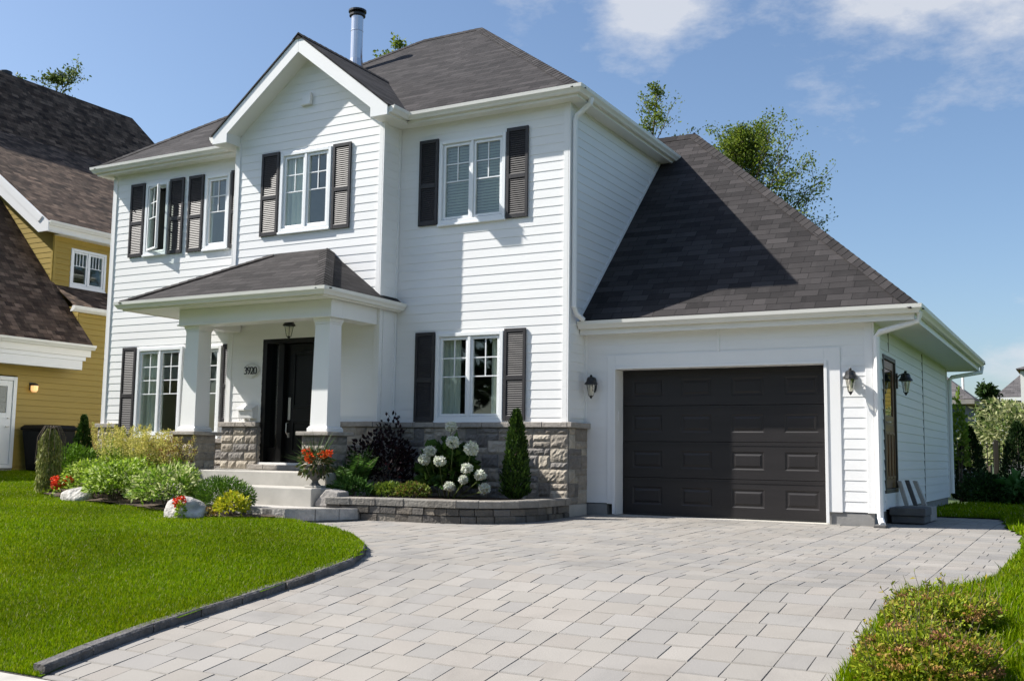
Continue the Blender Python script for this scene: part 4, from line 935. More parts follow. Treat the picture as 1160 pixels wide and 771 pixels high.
mb = MB(); mb.box(NX - .06, -.001, 4.2, NX, .02, 6.5, 0, None, front(NY)); mb.box(NY, .001, 4.2, NY + .07, .02, 6.4, 0, None, right(NX)); mb.build('corner_board', M['yellow'], nh)
r1 = MB()
ex, ez2 = -15.68, 6.545
bx, bz = -20.75, 6.545 + .70 * 5.07; rx, rz = -22.7, bz + 1.3 * 1.95
roof_slab(r1, [(ex, 2.72, ez2), (ex, 12.4, ez2), (bx, 12.4, bz), (bx, 2.72, bz)], (0, 1, 0), .05)
roof_slab(r1, [(bx, 2.72, bz), (bx, 12.4, bz), (rx, 11.1, rz), (rx, 2.72, rz)], (0, 1, 0), .05)
roof_slab(r1, [(bx, 12.4, bz), (2 * rx - bx, 12.4, bz), (rx, 11.1, rz)], (-1, 0, 0), .05)
roof_slab(r1, [(2 * rx - bx, 12.4, bz), (2 * rx - bx, 2.72, bz), (rx, 2.72, rz), (rx, 11.1, rz)], (0, -1, 0), .05)
nroof = r1.build('roof', M['shingle_brown'], nh)
mb = MB()
def nr(x): return 6.50 + .70 * (ex - x) if x > bx else bz - .045 + 1.3 * (bx - x)
mb.prism([(ex + .02, 2.72, nr(ex)), (ex + .02, 2.72, 6.26), (ex - .35, 2.72, 6.26), (-20.7, 2.72, nr(-20.7) - .50), (-20.7, 2.72, nr(-20.7))], (0, -.035, 0), (0, 0, 0))
mb.prism([(ex - .2, 2.72, nr(ex - .2) - .002), (ex - .35, 2.72, nr(ex - .35) - .22), (-20.7, 2.72, nr(-20.7) - .22), (-20.7, 2.72, nr(-20.7) - .002)], (0, -.06, 0), (0, -.036, 0))
mb.build('rake_board', M['trim'], nroof)
mb = MB(); mb.add([(ex, 2.755, 6.27), (-21, 2.755, 6.27 + .7 * 5), (-21, NY, 6.27 + .7 * 5), (ex, NY, 6.27)], [(0, 1, 2, 3)]); mb.box(NX, NY - .02, 6.26, ex, 12.3, 6.272); mb.build('soffit', M['soffit'], nroof)
a = MB(); a.sweep([(ex - .03, 2.70), (ex - .03, 12.4)], [(-.02, 6.255), (-.001, 6.255), (-.001, 6.535), (-.02, 6.535)]); a.build('fascia', M['gutter'], nroof)
a = MB(); a.sweep([(ex - .03, 2.70), (ex - .03, 12.4)], [(n, 6.53 + q) for n, q in GUT]); a.build('gutter', M['gutter'], nroof)
r2 = MB(); lx, lzv, ls = -14.42, 3.40, 1.06
roof_slab(r2, [(lx, -7.4, lzv), (lx, 3.22, lzv), (-20, 3.12, lzv + ls * 5.58), (-20, -7.4, lzv + ls * 5.58)], (0, 1, 0), .05)
roof_slab(r2, [(-25.58, 3.12, lzv), (-25.58, -7.4, lzv), (-20, -7.4, lzv + ls * 5.58), (-20, 3.12, lzv + ls * 5.58)], (0, -1, 0), .05)
lroof = r2.build('lower_roof', M['shingle_brown'], nh)
a = MB(); a.sweep([(lx - .04, -7.4), (lx - .04, 3.20)], [(-.02, 3.10), (-.001, 3.10), (-.001, 3.385), (-.02, 3.385)]); a.build('fascia', M['gutter'], lroof)
a = MB(); a.sweep([(lx - .04, -7.4), (lx - .04, 3.26)], [(n * 1.1, 3.385 + q) for n, q in GUT]); a.build('gutter', M['gutter'], lroof)
a = MB(); a.box(-14.72, -7.3, 2.78, -14.50, 3.00, 3.00); a.box(-14.66, -7.3, 3.001, -14.485, 3.08, 3.099); a.build('eave_beam', M['trim'], lroof, bevel=.005)
a = MB(); a.box(NXL, -7.3, 3.0, -14.73, 3.0, 3.02); a.build('soffit', M['soffit'], lroof)
r3 = MB(); roof_slab(r3, [(-14.86, 2.97, 4.40), (-14.86, 12, 4.40), (NX, 12, 5.02), (NX, 3.22, 5.02)], (0, 1, 0), .04); sk = r3.build('skirt_roof', M['shingle_brown'], nh)
a = MB(); a.sweep([(-14.90, 2.95), (-14.90, 12)], [(-.1, 4.24), (.0, 4.24), (.06, 4.30), (.075, 4.38), (-.02, 4.38)]); a.build('fascia', M['gutter'], sk)
window(nh, right(NX), *NW, 2, 1, .42, None, seed=21, grid_cols=4)
nT = right(NXL)
mb = MB(); mb.ring(.55, 1.62, .42, 2.52, .09, -.02, .03, nT); nd = mb.build('door', M['frame'], nh, bevel=.005)
mb = MB(); mb.box(.645, -.03, .515, 1.525, .0, 1.55, 0, None, nT); mb.ring(.645, 1.525, 1.551, 2.425, .13, -.03, .0, nT); mb.build('door_leaf', M['frame'], nd, bevel=.005)
mb = MB(); mb.box(.78, -.02, 1.685, 1.39, -.014, 2.29, 0, None, nT); mb.build('pane', M['glass_dark'], nd)
mb = MB(); mb.tube([nT(1.45, .0, 1.37), nT(1.45, .06, 1.37), nT(1.36, .06, 1.37)], .014, 6); mb.build('door_handle', M['nickel'], nd)
mb = MB(); mb.lathe([(.03, 0), (.03, .02)], nT(1.45, .01, 1.55), 8); mb.build('door_lock', M['nickel'], nd)
mb = MB(); mb.box(-15.9, .5, .1, NXL - .02, 2.2, .4); mb.build('foundation', M['concrete'], nh)
mb = MB(); mb.lathe([(.14, 12.2), (.14, 13.1), (.2, 13.12), (.2, 13.3), (.05, 13.36)], (-24.3, 7.2, 0), 12); mb.build('chimney', M['black_metal'], nh)
t = thing('wall_lamp', 'small round wall lamp on the yellow siding, glowing warm', 'wall lamp', (-14.95, 2.02, 2.32))
mb = MB(); mb.box(1.94, .014, 2.24, 2.10, .03, 2.42, 0, None, nT); mb.lathe([(.09, .08), (.085, .11), (.05, .13)], (-14.9, 2.02, 2.27), 12); mb.build('back_plate', M['black_metal'], t, bevel=.006)
M['glow'] = mat('lamp_glow', (.9, .6, .3), .4); pb = M['glow'].node_tree.nodes['Principled BSDF']; pb.inputs['Emission Color'].default_value = (1, .55, .22, 1); pb.inputs['Emission Strength'].default_value = .55
mb = MB(); mb.lathe([(.05, -.07), (.08, -.03), (.082, .075)], (-14.9, 2.02, 2.27), 12); mb.build('lamp_shade', M['glow'], t)

# wheeled bin by the neighbour's wall
t = thing('wheeled_bin', 'black plastic wheeled bin against the yellow wall', 'bin', (-13.9, 3.0, .33))
def taper(mb, c, a0, b0, a1, b1, z0, z1):
    mb.add([(c[0] - a0, c[1] - b0, z0), (c[0] + a0, c[1] - b0, z0), (c[0] + a0, c[1] + b0, z0), (c[0] - a0, c[1] + b0, z0), (c[0] - a1, c[1] - b1, z1), (c[0] + a1, c[1] - b1, z1), (c[0] + a1, c[1] + b1, z1), (c[0] - a1, c[1] + b1, z1)],
           [(0, 3, 2, 1), (4, 5, 6, 7), (0, 1, 5, 4), (1, 2, 6, 5), (2, 3, 7, 6), (3, 0, 4, 7)])
bc = (-14.45, 2.15); mb = MB(); taper(mb, bc, .30, .34, .38, .44, .38, 1.30); taper(mb, bc, .41, .47, .41, .47, 1.301, 1.34); mb.build('bin_body', M['bin'], t, bevel=.02)
mb = MB(); taper(mb, bc, .43, .49, .36, .40, 1.342, 1.42); mb.tube([(bc[0] - .3, bc[1] + .52, 1.37), (bc[0] + .3, bc[1] + .52, 1.37)], .02, 8); mb.build('lid', M['bin'], t, bevel=.02)
for s in (-1, 1):
    mb = MB(); mb.tube([(bc[0] + s * .26, bc[1] + .36, .48), (bc[0] + s * .33, bc[1] + .36, .48)], .1, 14); mb.build('wheel', M['bin'], t)

# ------------------------------------------------------------------ houses behind
def small_house(name, label, x0, x1, y0, y1, zb, ze, rz, wall, roofm, ov=.4, fasc=None):
    t = thing(name, label, 'house', ((x0 + x1) / 2, y0, zb))
    w = MB()
    for T, a, b in ((front(y0), x0, x1), (right(x1), y0, y1), (left(x0), y0, y1), (back(y1), x0, x1)): siding(w, T, a, b, zb, ze, lap=.16)
    w.build('wall', wall, t)
    r = MB(); a0, a1, b0, b1 = x0 - ov, x1 + ov, y0 - ov, y1 + ov; h = min(a1 - a0, b1 - b0) / 2; my = (b0 + b1) / 2; mx = (a0 + a1) / 2
    if a1 - a0 >= b1 - b0: A1, A2 = (a0 + h, my, rz), (a1 - h, my, rz)
    else: A1, A2 = (mx, b0 + h, rz), (mx, b1 - h, rz)
    if a1 - a0 >= b1 - b0:
        roof_slab(r, [(a0, b0, ze), (a1, b0, ze), A2, A1], (1, 0, 0)); roof_slab(r, [(a1, b1, ze), (a0, b1, ze), A1, A2], (1, 0, 0)); roof_slab(r, [(a1, b0, ze), (a1, b1, ze), A2], (0, 1, 0)); roof_slab(r, [(a0, b1, ze), (a0, b0, ze), A1], (0, 1, 0))
    else:
        roof_slab(r, [(a0, b0, ze), (a1, b0, ze), A1], (1, 0, 0)); roof_slab(r, [(a1, b1, ze), (a0, b1, ze), A2], (1, 0, 0)); roof_slab(r, [(a1, b0, ze), (a1, b1, ze), A2, A1], (0, 1, 0)); roof_slab(r, [(a0, b1, ze), (a0, b0, ze), A1, A2], (0, 1, 0))
    ro = r.build('roof', roofm, t)
    f = MB(); f.sweep([(a0, b0), (a1, b0), (a1, b1), (a0, b1), (a0, b0 + .01)], [(-ov, ze - .2), (0, ze - .2), (0, ze - .03), (-ov, ze - .03)]); f.build('fascia', fasc or M['soffit'], ro)
    return t, ro
bt, bro = small_house('blue_house', 'dark blue house with grey hip roof far behind the garage', -8, 2.55, 30, 33.5, -.5, 3.30, 5.1, M['blue'], M['shingle_grey'], .38, M['found'])
mb = MB(); mb.tube([(2.45, 30.6, 3.5), (2.45, 30.6, 4.25)], .05, 8); mb.build('vent_pipe', M['trim'], bro)
window(bt, front(30), -1.6, -.4, .9, 2.2, 2, 0, .5, None, sill=True)
small_house('grey_house', 'grey roofed house in the distance behind the cream leaved shrub', 3.0, 11, 45, 54, -.5, 4.2, 8.7, M['grey_wall'], M['shingle_grey'], .5)
t = thing('corner_house', 'yellow house with cream corner board at the far right edge', 'house', (8.5, 22, 0))
w = MB(); siding(w, front(22), 5.0, 12, -.1, 3.75, zg=0); siding(w, left(5.0), 22, 30, -.1, 3.75, zg=0); siding(w, right(12), 22, 30, -.1, 3.75, zg=0); siding(w, back(30), 5.0, 12, -.1, 3.75, zg=0); w.build('wall', M['yellow'], t)
w = MB(); w.box(4.96, -.001, -.1, 5.10, .03, 3.72, 0, None, front(22)); w.box(22, .001, -.1, 22.12, .03, 3.72, 0, None, left(5.0)); w.build('corner_board', M['soffit'], t)
r = MB(); roof_slab(r, [(4.85, 21.8, 3.78), (12.3, 21.8, 3.78), (8.7, 26, 5.2)], (1, 0, 0)); roof_slab(r, [(12.3, 30.3, 3.78), (4.85, 30.3, 3.78), (8.7, 26, 5.2)], (1, 0, 0)); roof_slab(r, [(12.3, 21.8, 3.78), (12.3, 30.3, 3.78), (8.7, 26, 5.2)], (0, 1, 0)); roof_slab(r, [(4.85, 30.3, 3.78), (4.85, 21.8, 3.78), (8.7, 26, 5.2)], (0, 1, 0)); r.build('roof', M['shingle_grey'], t)

# ------------------------------------------------------------------ vegetation
def leaf_arrays(P, Dn, size, aspect, rng, droop=.0, fold=.25):
    """diamond leaves: P (n,3) bases, Dn (n,3) pointing directions, size (n,)"""
    n = len(P); Dn = Dn / (np.linalg.norm(Dn, axis=1, keepdims=True) + 1e-9); Dn = Dn + np.array([0, 0, -droop]); Dn /= np.linalg.norm(Dn, axis=1, keepdims=True)
    R = rng.normal(size=(n, 3)); Sd = np.cross(Dn, R); Sd /= (np.linalg.norm(Sd, axis=1, keepdims=True) + 1e-9); Nn = np.cross(Sd, Dn)
    s = size[:, None]; w = s * aspect
    mid = P + Dn * s * .45
    V = np.stack([P, mid + Sd * w * .5 + Nn * w * fold, P + Dn * s, mid - Sd * w * .5 + Nn * w * fold], 1).reshape(-1, 3)
    b = np.arange(n) * 4; F = np.concatenate([np.stack([b, b + 1, b + 2], 1), np.stack([b, b + 2, b + 3], 1)])
    return V, F
def leafmesh(name, P, Dn, size, aspect, cols, m, parent=None, origin=None, seed=0, droop=0., fold=.25):
    rng = np.random.default_rng(seed); V, F = leaf_arrays(P, Dn, size, aspect, rng, droop, fold)
    c = np.concatenate([cols, cols]); return np_mesh(name, V, F, c, m, parent, origin)
def pal(rng, n, cols, jit=.2):
    cols = np.array(cols); c = cols[rng.integers(0, len(cols), n)]; return np.clip(c * rng.uniform(1 - jit, 1 + jit, (n, 1)), 0, 1)
def ellip(rng, n, c, r, shell=.45, zmin=-.2):
    d = rng.normal(size=(n * 4, 3)); d /= np.linalg.norm(d, axis=1, keepdims=True); d = d[d[:, 2] > zmin][:n]
    rad = (shell + (1 - shell) * rng.random(len(d)) ** .6); return np.array(c) + d * np.array(r) * rad[:, None], d
def lumpy(rng, P, c, r, amp, nl=10):
    """push a cloud in and out by random lobes so that its outline is uneven"""
    L = rng.normal(size=(nl, 3)); L /= np.linalg.norm(L, axis=1, keepdims=True); q = (P - np.array(c)) / np.array(r); qn = q / (np.linalg.norm(q, axis=1, keepdims=True) + 1e-9)
    k = (np.maximum(0, qn @ L.T) ** 10 * rng.uniform(-.8, 1, nl)).sum(1); return np.array(c) + (P - np.array(c)) * (1 + amp * k)[:, None]
def stems(mb, c, n, h, spread, r, rng, col=None):
    for k in range(n):
        a = rng.random() * 6.28; e = spread * rng.random() ** .5; mb.tube([(c[0] + .03 * math.cos(a), c[1] + .03 * math.sin(a), c[2]), (c[0] + e * .4 * math.cos(a), c[1] + e * .4 * math.sin(a), c[2] + h * .5), (c[0] + e * math.cos(a), c[1] + e * math.sin(a), c[2] + h * rng.uniform(.8, 1))], [r, r * .8, r * .4], 5)
def shrub(name, label, cat, c, r, n, ls, cols, seed, aspect=.5, lump=.3, m='leaf', up=.4, group=None, shell=.4, zmin=-.25, stemn=7, droop=0., part='foliage', zc=None):
    rng = np.random.default_rng(seed); t = thing(name, label, cat, c, group); z0 = zc if zc is not None else .55
    cc = (c[0], c[1], c[2] + r[2] * z0); P, d = ellip(rng, n, cc, r, shell, zmin); P = lumpy(rng, P, cc, r, lump); P[:, 2] = np.maximum(P[:, 2], c[2] + .01)
    d = d + rng.normal(size=d.shape) * .6 + np.array([0, 0, up])
    leafmesh(part, P, d, ls * rng.uniform(.6, 1.3, len(P)), aspect, pal(rng, len(P), cols), M[m], t, seed=seed, droop=droop)
    if stemn:
        mb = MB(); stems(mb, c, stemn, r[2] * 1.2, max(r[0], r[1]) * .7, .012, rng); mb.build('stem', M['bark'], t)
    return t
def cone_conifer(name, label, c, h, r, n, cols, seed, group=None, ls=.07, pw=.75):
    rng = np.random.default_rng(seed); t = thing(name, label, 'conifer', c, group)
    z = rng.random(n) ** 1.15; prof = r * np.minimum(1, (z / .12 + .35)) * (1 - z) ** pw; prof = np.minimum(prof, r)
    a = rng.random(n) * 6.2832; lob = 1 + .13 * np.sin(a * 5 + z * 9 + seed) + .10 * np.sin(a * 9 - z * 23)
    rr = prof * lob * (.62 + .42 * rng.random(n) ** .7)
    P = np.stack([c[0] + rr * np.cos(a), c[1] + rr * np.sin(a), c[2] + .02 + z * h * .97], 1)
    d = np.stack([np.cos(a) * .6, np.sin(a) * .6, np.full(n, 1.2)], 1) + rng.normal(size=(n, 3)) * .3
    leafmesh('foliage', P, d, ls * rng.uniform(.6, 1.4, n), .38, pal(rng, n, cols, .25), M['needle'], t, seed=seed)
    mb = MB(); mb.tube([(c[0], c[1], c[2] - .05), (c[0], c[1], c[2] + h * .9)], [.035, .008], 6); mb.build('trunk', M['bark'], t); return t
def plume_plant(name, label, c, h, r, n, seed, leafcols, plumecols, nplume=26, group=None, pl=.30):
    rng = np.random.default_rng(seed); t = thing(name, label, 'flowering plant', c, group)
    P, d = ellip(rng, n, (c[0], c[1], c[2] + h * .28), (r, r * .8, h * .33), .25, -.6); P = lumpy(rng, P, (c[0], c[1], c[2] + h * .28), (r, r, h * .33), .3); P[:, 2] = np.maximum(P[:, 2], c[2] + .01)
    leafmesh('foliage', P, d + rng.normal(size=d.shape) * .6 + np.array([0, 0, .2]), .085 * rng.uniform(.6, 1.3, len(P)), .5, pal(rng, len(P), leafcols), M['leaf'], t, seed=seed, droop=.2)
    mb = MB(); Q = []; Dq = []
    for k in range(nplume):
        a = rng.random() * 6.28; e = r * rng.random() ** .5; bx_, by_ = c[0] + e * .4 * math.cos(a), c[1] + e * .4 * math.sin(a); hx = h * rng.uniform(.68, 1.0)
        tx, ty = c[0] + e * 1.05 * math.cos(a), c[1] + e * 1.05 * math.sin(a); p0, p1, p2 = (bx_, by_, c[2]), ((bx_ + tx) / 2, (by_ + ty) / 2, c[2] + hx * .62), (tx, ty, c[2] + hx)
        mb.tube([p0, p1, p2], [.004, .003, .0015], 4)
        m_ = 130; s = rng.random(m_); q = np.array(p2) + (np.array(p1) - np.array(p2)) * (s * pl / (hx * .38))[:, None]; wd = .008 + .05 * s
        q = q + rng.normal(size=(m_, 3)) * wd[:, None] * np.array([1, 1, .6]); Q.append(q); Dq.append(rng.normal(size=(m_, 3)) + np.array([0, 0, .8]))
    mb.build('stem', mat_stem, t); Q = np.concatenate(Q); Dq = np.concatenate(Dq)
    leafmesh('plume', Q, Dq, .03 * rng.uniform(.6, 1.4, len(Q)), .4, pal(rng, len(Q), plumecols), M['petal'], t, seed=seed + 1); return t
mat_stem = mat('green_stem', (.10, .14, .035), .6)
def fern(name, label, c, n, L, seed, cols, cat='fern', up=1.0):
    rng = np.random.default_rng(seed); t = thing(name, label, cat, c); P = []; Dn = []; Sz = []; mb = MB()
    for k in range(n):
        a = rng.random() * 6.28; l = L * rng.uniform(.7, 1.1); out = rng.uniform(.25, .8); pts = []
        for i in range(12):
            s = i / 11; pts.append((c[0] + math.cos(a) * l * out * s, c[1] + math.sin(a) * l * out * s, c[2] + l * (up * s - .55 * s * s * out)))
        mb.tube(pts, [.004] * 11 + [.001], 4)
        pa = np.array(pts); dirv = np.gradient(pa, axis=0); sd = np.array([-math.sin(a), math.cos(a), 0])
        for s in np.linspace(.12, .98, 22):
            i = s * 11; i0 = int(i); q = pa[i0] + (pa[min(i0 + 1, 11)] - pa[i0]) * (i - i0)
            for sg in (-1, 1): P.append(q); Dn.append(sd * sg + dirv[i0] * 2.0 + np.array([0, 0, .15])); Sz.append(.13 * L * math.sin(math.pi * min(.97, s * .9 + .1)) + .015)
    mb.build('stem', mat_stem, t); P = np.array(P); n_ = len(P); leafmesh('frond', P, np.array(Dn), np.array(Sz), .3, pal(rng, n_, cols), M['leaf'], t, seed=seed); return t
def flower_balls(parent, name, C, r, cols, seed, n=110, ls=.035):
    for k, (c, rr) in enumerate(zip(C, r)):
        rng = np.random.default_rng(seed + k); d = rng.normal(size=(n, 3)); d /= np.linalg.norm(d, axis=1, keepdims=True); P = np.array(c) + d * rr * np.array([1, 1, .85]) * rng.uniform(.55, 1, (n, 1))
        leafmesh(name, P, d + rng.normal(size=d.shape) * .7, ls * rng.uniform(.7, 1.2, n), .85, pal(rng, n, cols, .12), M['petal'], parent, seed=seed + k)

GREEN = [(.045, .095, .015), (.06, .125, .02), (.035, .075, .015)]
# --- planter bed right of the steps
PZ0 = .228
t = shrub('hydrangea', 'green hydrangea bush with big white flower heads under the window', 'shrub', (-1.62, -.75, PZ0), (.47, .38, .56), 1050, .14, [(.04, .095, .015), (.055, .12, .02), (.075, .14, .025), (.03, .07, .012)], 31, .72, .45, up=.3, droop=.25)
def onplane(u, v, y):                              # pixel of the flower head on a plane through the bush
    d = Vector(_f) + Vector(_r) * ((u - 580) / 1193.2554) + Vector(_u) * ((385.5 - v) / 1193.2554); k = (y + 14.24151) / d.y; return (6.90554 + d.x * k, y, .86852 + d.z * k)
heads = [(511, 483, -1.0, .085), (513, 501, -1.15, .105), (534, 508, -1.16, .12), (487, 511, -1.12, .085), (481, 520, -1.15, .09), (498, 522, -1.26, .09), (529, 530, -1.28, .08), (544, 538, -1.2, .08), (525, 543, -1.3, .055), (509, 551, -1.3, .075), (549, 553, -1.15, .085)]
C = [onplane(u, v, y) for u, v, y, r in heads]; flower_balls(t, 'flower_head', C, [h[3] * .8 for h in heads], [(.72, .74, .66), (.78, .79, .72), (.66, .71, .56)], 900, 260, .042)
mb = MB()
for c in C: mb.tube([(-1.62 + (c[0] + 1.62) * .3, -.75 + (c[1] + .75) * .3, PZ0), (c[0] * .8 - 1.62 * .2, c[1] * .8 - .75 * .2, PZ0 + (c[2] - PZ0) * .6), (c[0], c[1], c[2] - .05)], .006, 5)
mb.build('flower_stalk', mat_stem, t)
cone_conifer('cedar', 'narrow green cedar standing in the planter bed at the stone wall', (-.47, -.72, PZ0), 1.30, .205, 7500, [(.028, .065, .010), (.045, .095, .012), (.07, .13, .015), (.018, .045, .008)], 32, pw=.55, ls=.055)
shrub('purple_shrub', 'dark purple leaved shrub against the stone base by the porch', 'shrub', (-2.72, -.85, PZ0), (.48, .40, .60), 1500, .07, [(.018, .008, .010), (.028, .010, .014), (.012, .007, .008)], 33, .6, .75, up=.7, zc=.6)
fern('fern', 'tall green fern beside the porch pedestal', (-2.95, -1.32, PZ0), 34, .86, 34, [(.06, .14, .02), (.085, .18, .03), (.05, .11, .018)])
shrub('fern_shrub', 'low dark green fern clump at the foot of the tall fern', 'fern', (-2.62, -1.80, PZ0), (.30, .22, .18), 420, .10, [(.05, .12, .02), (.07, .15, .03)], 35, .35, .3, stemn=3)
shrub('yellow_spirea', 'low yellow green bush in the planter, the left of the pair', 'shrub', (-2.12, -1.55, PZ0), (.28, .2, .15), 900, .05, [(.13, .19, .02), (.18, .24, .03), (.08, .14, .02)], 36, .55, .3, stemn=4, group='yellow green bushes in the planter')
shrub('yellow_spirea', 'low yellow green bush in the planter with reddish right half, nearest the hydrangea', 'shrub', (-1.66, -1.62, PZ0), (.27, .2, .15), 900, .05, [(.13, .18, .02), (.17, .21, .03), (.15, .10, .03), (.09, .13, .02)], 37, .55, .3, stemn=4, group='yellow green bushes in the planter')
# --- urn with geraniums on the lower step
uc = (-3.02, -2.12, .372)
t = thing('urn', 'small dark stone urn standing on the lower step', 'planter', uc)
mb = MB(); mb.box(uc[0] - .11, uc[1] - .11, uc[2], uc[0] + .11, uc[1] + .11, uc[2] + .03); mb.build('plinth', M['concrete'], t, bevel=.006)
mb = MB(); mb.lathe([(.085, .031), (.05, .07), (.045, .1), (.10, .15), (.135, .22), (.145, .29), (.165, .31), (.165, .325), (.135, .325), (.12, .30)], uc, 20); mb.build('bowl', M['slab_grey'], t, smooth=False)
t = thing('geranium', 'red orange geranium with spiky leaves planted in the urn', 'flowering plant', (uc[0], uc[1], uc[2] + .3))
rng = np.random.default_rng(50)
P, d = ellip(rng, 420, (uc[0], uc[1], uc[2] + .33), (.26, .24, .2), .3, -.9); leafmesh('foliage', P, d + np.array([0, 0, -.1]), .075 * rng.uniform(.6, 1.3, len(P)), .5, pal(rng, len(P), [(.05, .09, .02), (.09, .11, .03), (.12, .10, .04), (.035, .07, .015)]), M['leaf'], t, seed=50, droop=.5)
n = 60; a = rng.random(n) * 6.28; d = np.stack([np.cos(a) * .6 - .35, np.sin(a) * .5, rng.uniform(.15, 1.0, n)], 1); leafmesh('spike_leaf', np.tile([uc[0], uc[1], uc[2] + .34], (n, 1)) + rng.normal(size=(n, 3)) * .02, d, rng.uniform(.3, .58, n), .035, pal(rng, n, [(.05, .10, .025), (.08, .14, .04)]), M['leaf'], t, seed=51)
flower_balls(t, 'flower_head', [(uc[0] - .09, uc[1] - .1, uc[2] + .50), (uc[0] + .02, uc[1] - .16, uc[2] + .42), (uc[0] + .13, uc[1] - .02, uc[2] + .47), (uc[0] + .22, uc[1] + .02, uc[2] + .50), (uc[0] - .02, uc[1] - .12, uc[2] + .46)], [.07, .065, .055, .05, .05], [(.75, .10, .015), (.65, .05, .012), (.8, .16, .02)], 60, 70, .035)
# --- bed left of the steps
def bz(x, y): return float(bedz(x, y))
LV = [(.24, .36, .03), (.34, .46, .05), (.16, .27, .02), (.44, .53, .14)]; PL = [(.66, .58, .16), (.74, .64, .24), (.52, .50, .11), (.44, .46, .10)]
plume_plant('goatsbeard', 'tall plant with cream yellow plumes in front of the low window, left clump', (-7.15, -2.05, bz(-7.15, -2.05)), 1.16, .50, 1800, 61, LV, PL, 42, 'feathery plants under the long window')
plume_plant('goatsbeard', 'tall plant with cream yellow plumes in front of the low window, right clump', (-6.5, -2.15, bz(-6.5, -2.15)), 1.08, .52, 1800, 62, LV, PL, 40, 'feathery plants under the long window')
plume_plant('astilbe', 'plant with yellow and rusty red plumes beside the left porch pedestal', (-6.05, -2.05, .15), .98, .50, 700, 63, LV, PL + [(.25, .10, .04), (.20, .07, .03)], 28, None)
shrub('leafy_perennial', 'bright green leafy clump below the cream plumes', 'plant', (-6.30, -2.88, bz(-6.30, -2.88)), (.60, .42, .40), 2800, .07, [(.25, .38, .03), (.36, .49, .06), (.17, .28, .02), (.52, .60, .24)], 64, .5, .3, droop=.35)
shrub('leafy_perennial', 'variegated pale green leafy clump left of the pointed boulder', 'plant', (-4.75, -3.27, bz(-4.75, -3.27)), (.62, .42, .38), 2300, .08, [(.24, .36, .04), (.36, .46, .12), (.52, .55, .26), (.16, .28, .03)], 65, .45, .4, droop=.3)
shrub('leafy_perennial', 'green leafy clump behind the rounded white boulder', 'plant', (-7.30, -2.48, bz(-7.3, -2.48)), (.62, .38, .36), 2200, .07, LV, 66, .5, .35, droop=.3)
shrub('mound_shrub', 'dense dark green mound shrub in front of the steps', 'shrub', (-3.75, -3.22, bz(-3.75, -3.22)), (.50, .36, .31), 4200, .055, [(.06, .14, .010), (.09, .18, .014), (.13, .23, .02)], 67, .25, .2, 'needle', stemn=4)
shrub('golden_shrub', 'small golden yellow bush at the foot of the dark green mound', 'shrub', (-3.28, -3.52, bz(-3.28, -3.52) - .02), (.27, .18, .21), 750, .055, [(.42, .43, .02), (.52, .48, .03), (.28, .34, .02)], 68, .6, .3, stemn=4)
shrub('peach_foliage', 'tiny peach coloured plant beside the golden bush', 'plant', (-3.52, -3.75, bz(-3.52, -3.75) - .03), (.14, .1, .10), 160, .05, [(.35, .20, .06), (.30, .24, .06), (.22, .2, .05)], 69, .6, .2, stemn=2)
shrub('globe_shrub', 'round green shrub right of the weeping shrub', 'shrub', (-8.72, -1.65, bz(-8.72, -1.65)), (.42, .42, .42), 2400, .06, [(.13, .25, .015), (.17, .30, .025), (.09, .18, .012)], 70, .45, .15, 'needle', zc=.75)
cone_conifer('cedar', 'slim dark cedar between the yellow house and the white house', (-10.5, -.1, .2), 1.32, .26, 4200, [(.03, .07, .010), (.05, .10, .012), (.02, .05, .008)], 71)
rng = np.random.default_rng(72); wc = (-8.42, -2.42, bz(-8.42, -2.42)); t = thing('weeping_shrub', 'weeping olive green shrub on a bare stem in front of the black bin', 'shrub', wc)
n = 4200; a = rng.random(n) * 6.28; z = rng.random(n); rad = .21 * (.75 + .35 * np.sin(a * 4 + 1)) * np.minimum(1, (1 - z) * 3 + .35) * (.6 + .5 * rng.random(n)); P = np.stack([wc[0] + rad * np.cos(a) - .03, wc[1] + rad * np.sin(a), wc[2] + .05 + z * 1.0], 1)
leafmesh('foliage', P, np.stack([np.cos(a) * .25, np.sin(a) * .25, np.full(n, -1.0)], 1) + rng.normal(size=(n, 3)) * .2, .075 * rng.uniform(.6, 1.4, n), .2, pal(rng, n, [(.22, .25, .05), (.30, .31, .08), (.15, .18, .04), (.36, .35, .14)]), M['needle'], t, seed=72)
mb = MB(); mb.tube([wc, (wc[0], wc[1], wc[2] + 1.05)], [.02, .015], 6)
for k in range(16):
    q = k * .39; mb.tube([(wc[0], wc[1], wc[2] + 1.03), (wc[0] + .12 * math.cos(q), wc[1] + .12 * math.sin(q), wc[2] + 1.09), (wc[0] + .22 * math.cos(q), wc[1] + .22 * math.sin(q), wc[2] + .9), (wc[0] + .24 * math.cos(q), wc[1] + .24 * math.sin(q), wc[2] + .5)], [.007, .006, .004, .002], 5)
mb.build('branch', M['bark'], t)
def red_flowers(label, c, n, seed, spread=.2):
    t = thing('red_flower', label, 'flower', c); rng = np.random.default_rng(seed)
    P, d = ellip(rng, 90, (c[0], c[1], c[2] + .08), (spread, spread * .7, .12), .2, -.6); leafmesh('foliage', P, d, .06 * rng.uniform(.6, 1.2, len(P)), .6, pal(rng, len(P), LV), M['leaf'], t, seed=seed)
    C = [(c[0] + rng.uniform(-spread, spread), c[1] + rng.uniform(-.1, .05), c[2] + rng.uniform(.13, .27)) for _ in range(n)]; flower_balls(t, 'flower_head', C, [.055] * n, [(.68, .035, .012), (.60, .06, .02), (.75, .10, .03)], seed, 50, .04)
red_flowers('cluster of bright red flowers beside the rounded white boulder', (-7.62, -2.78, bz(-7.62, -2.78)), 9, 75, .26)
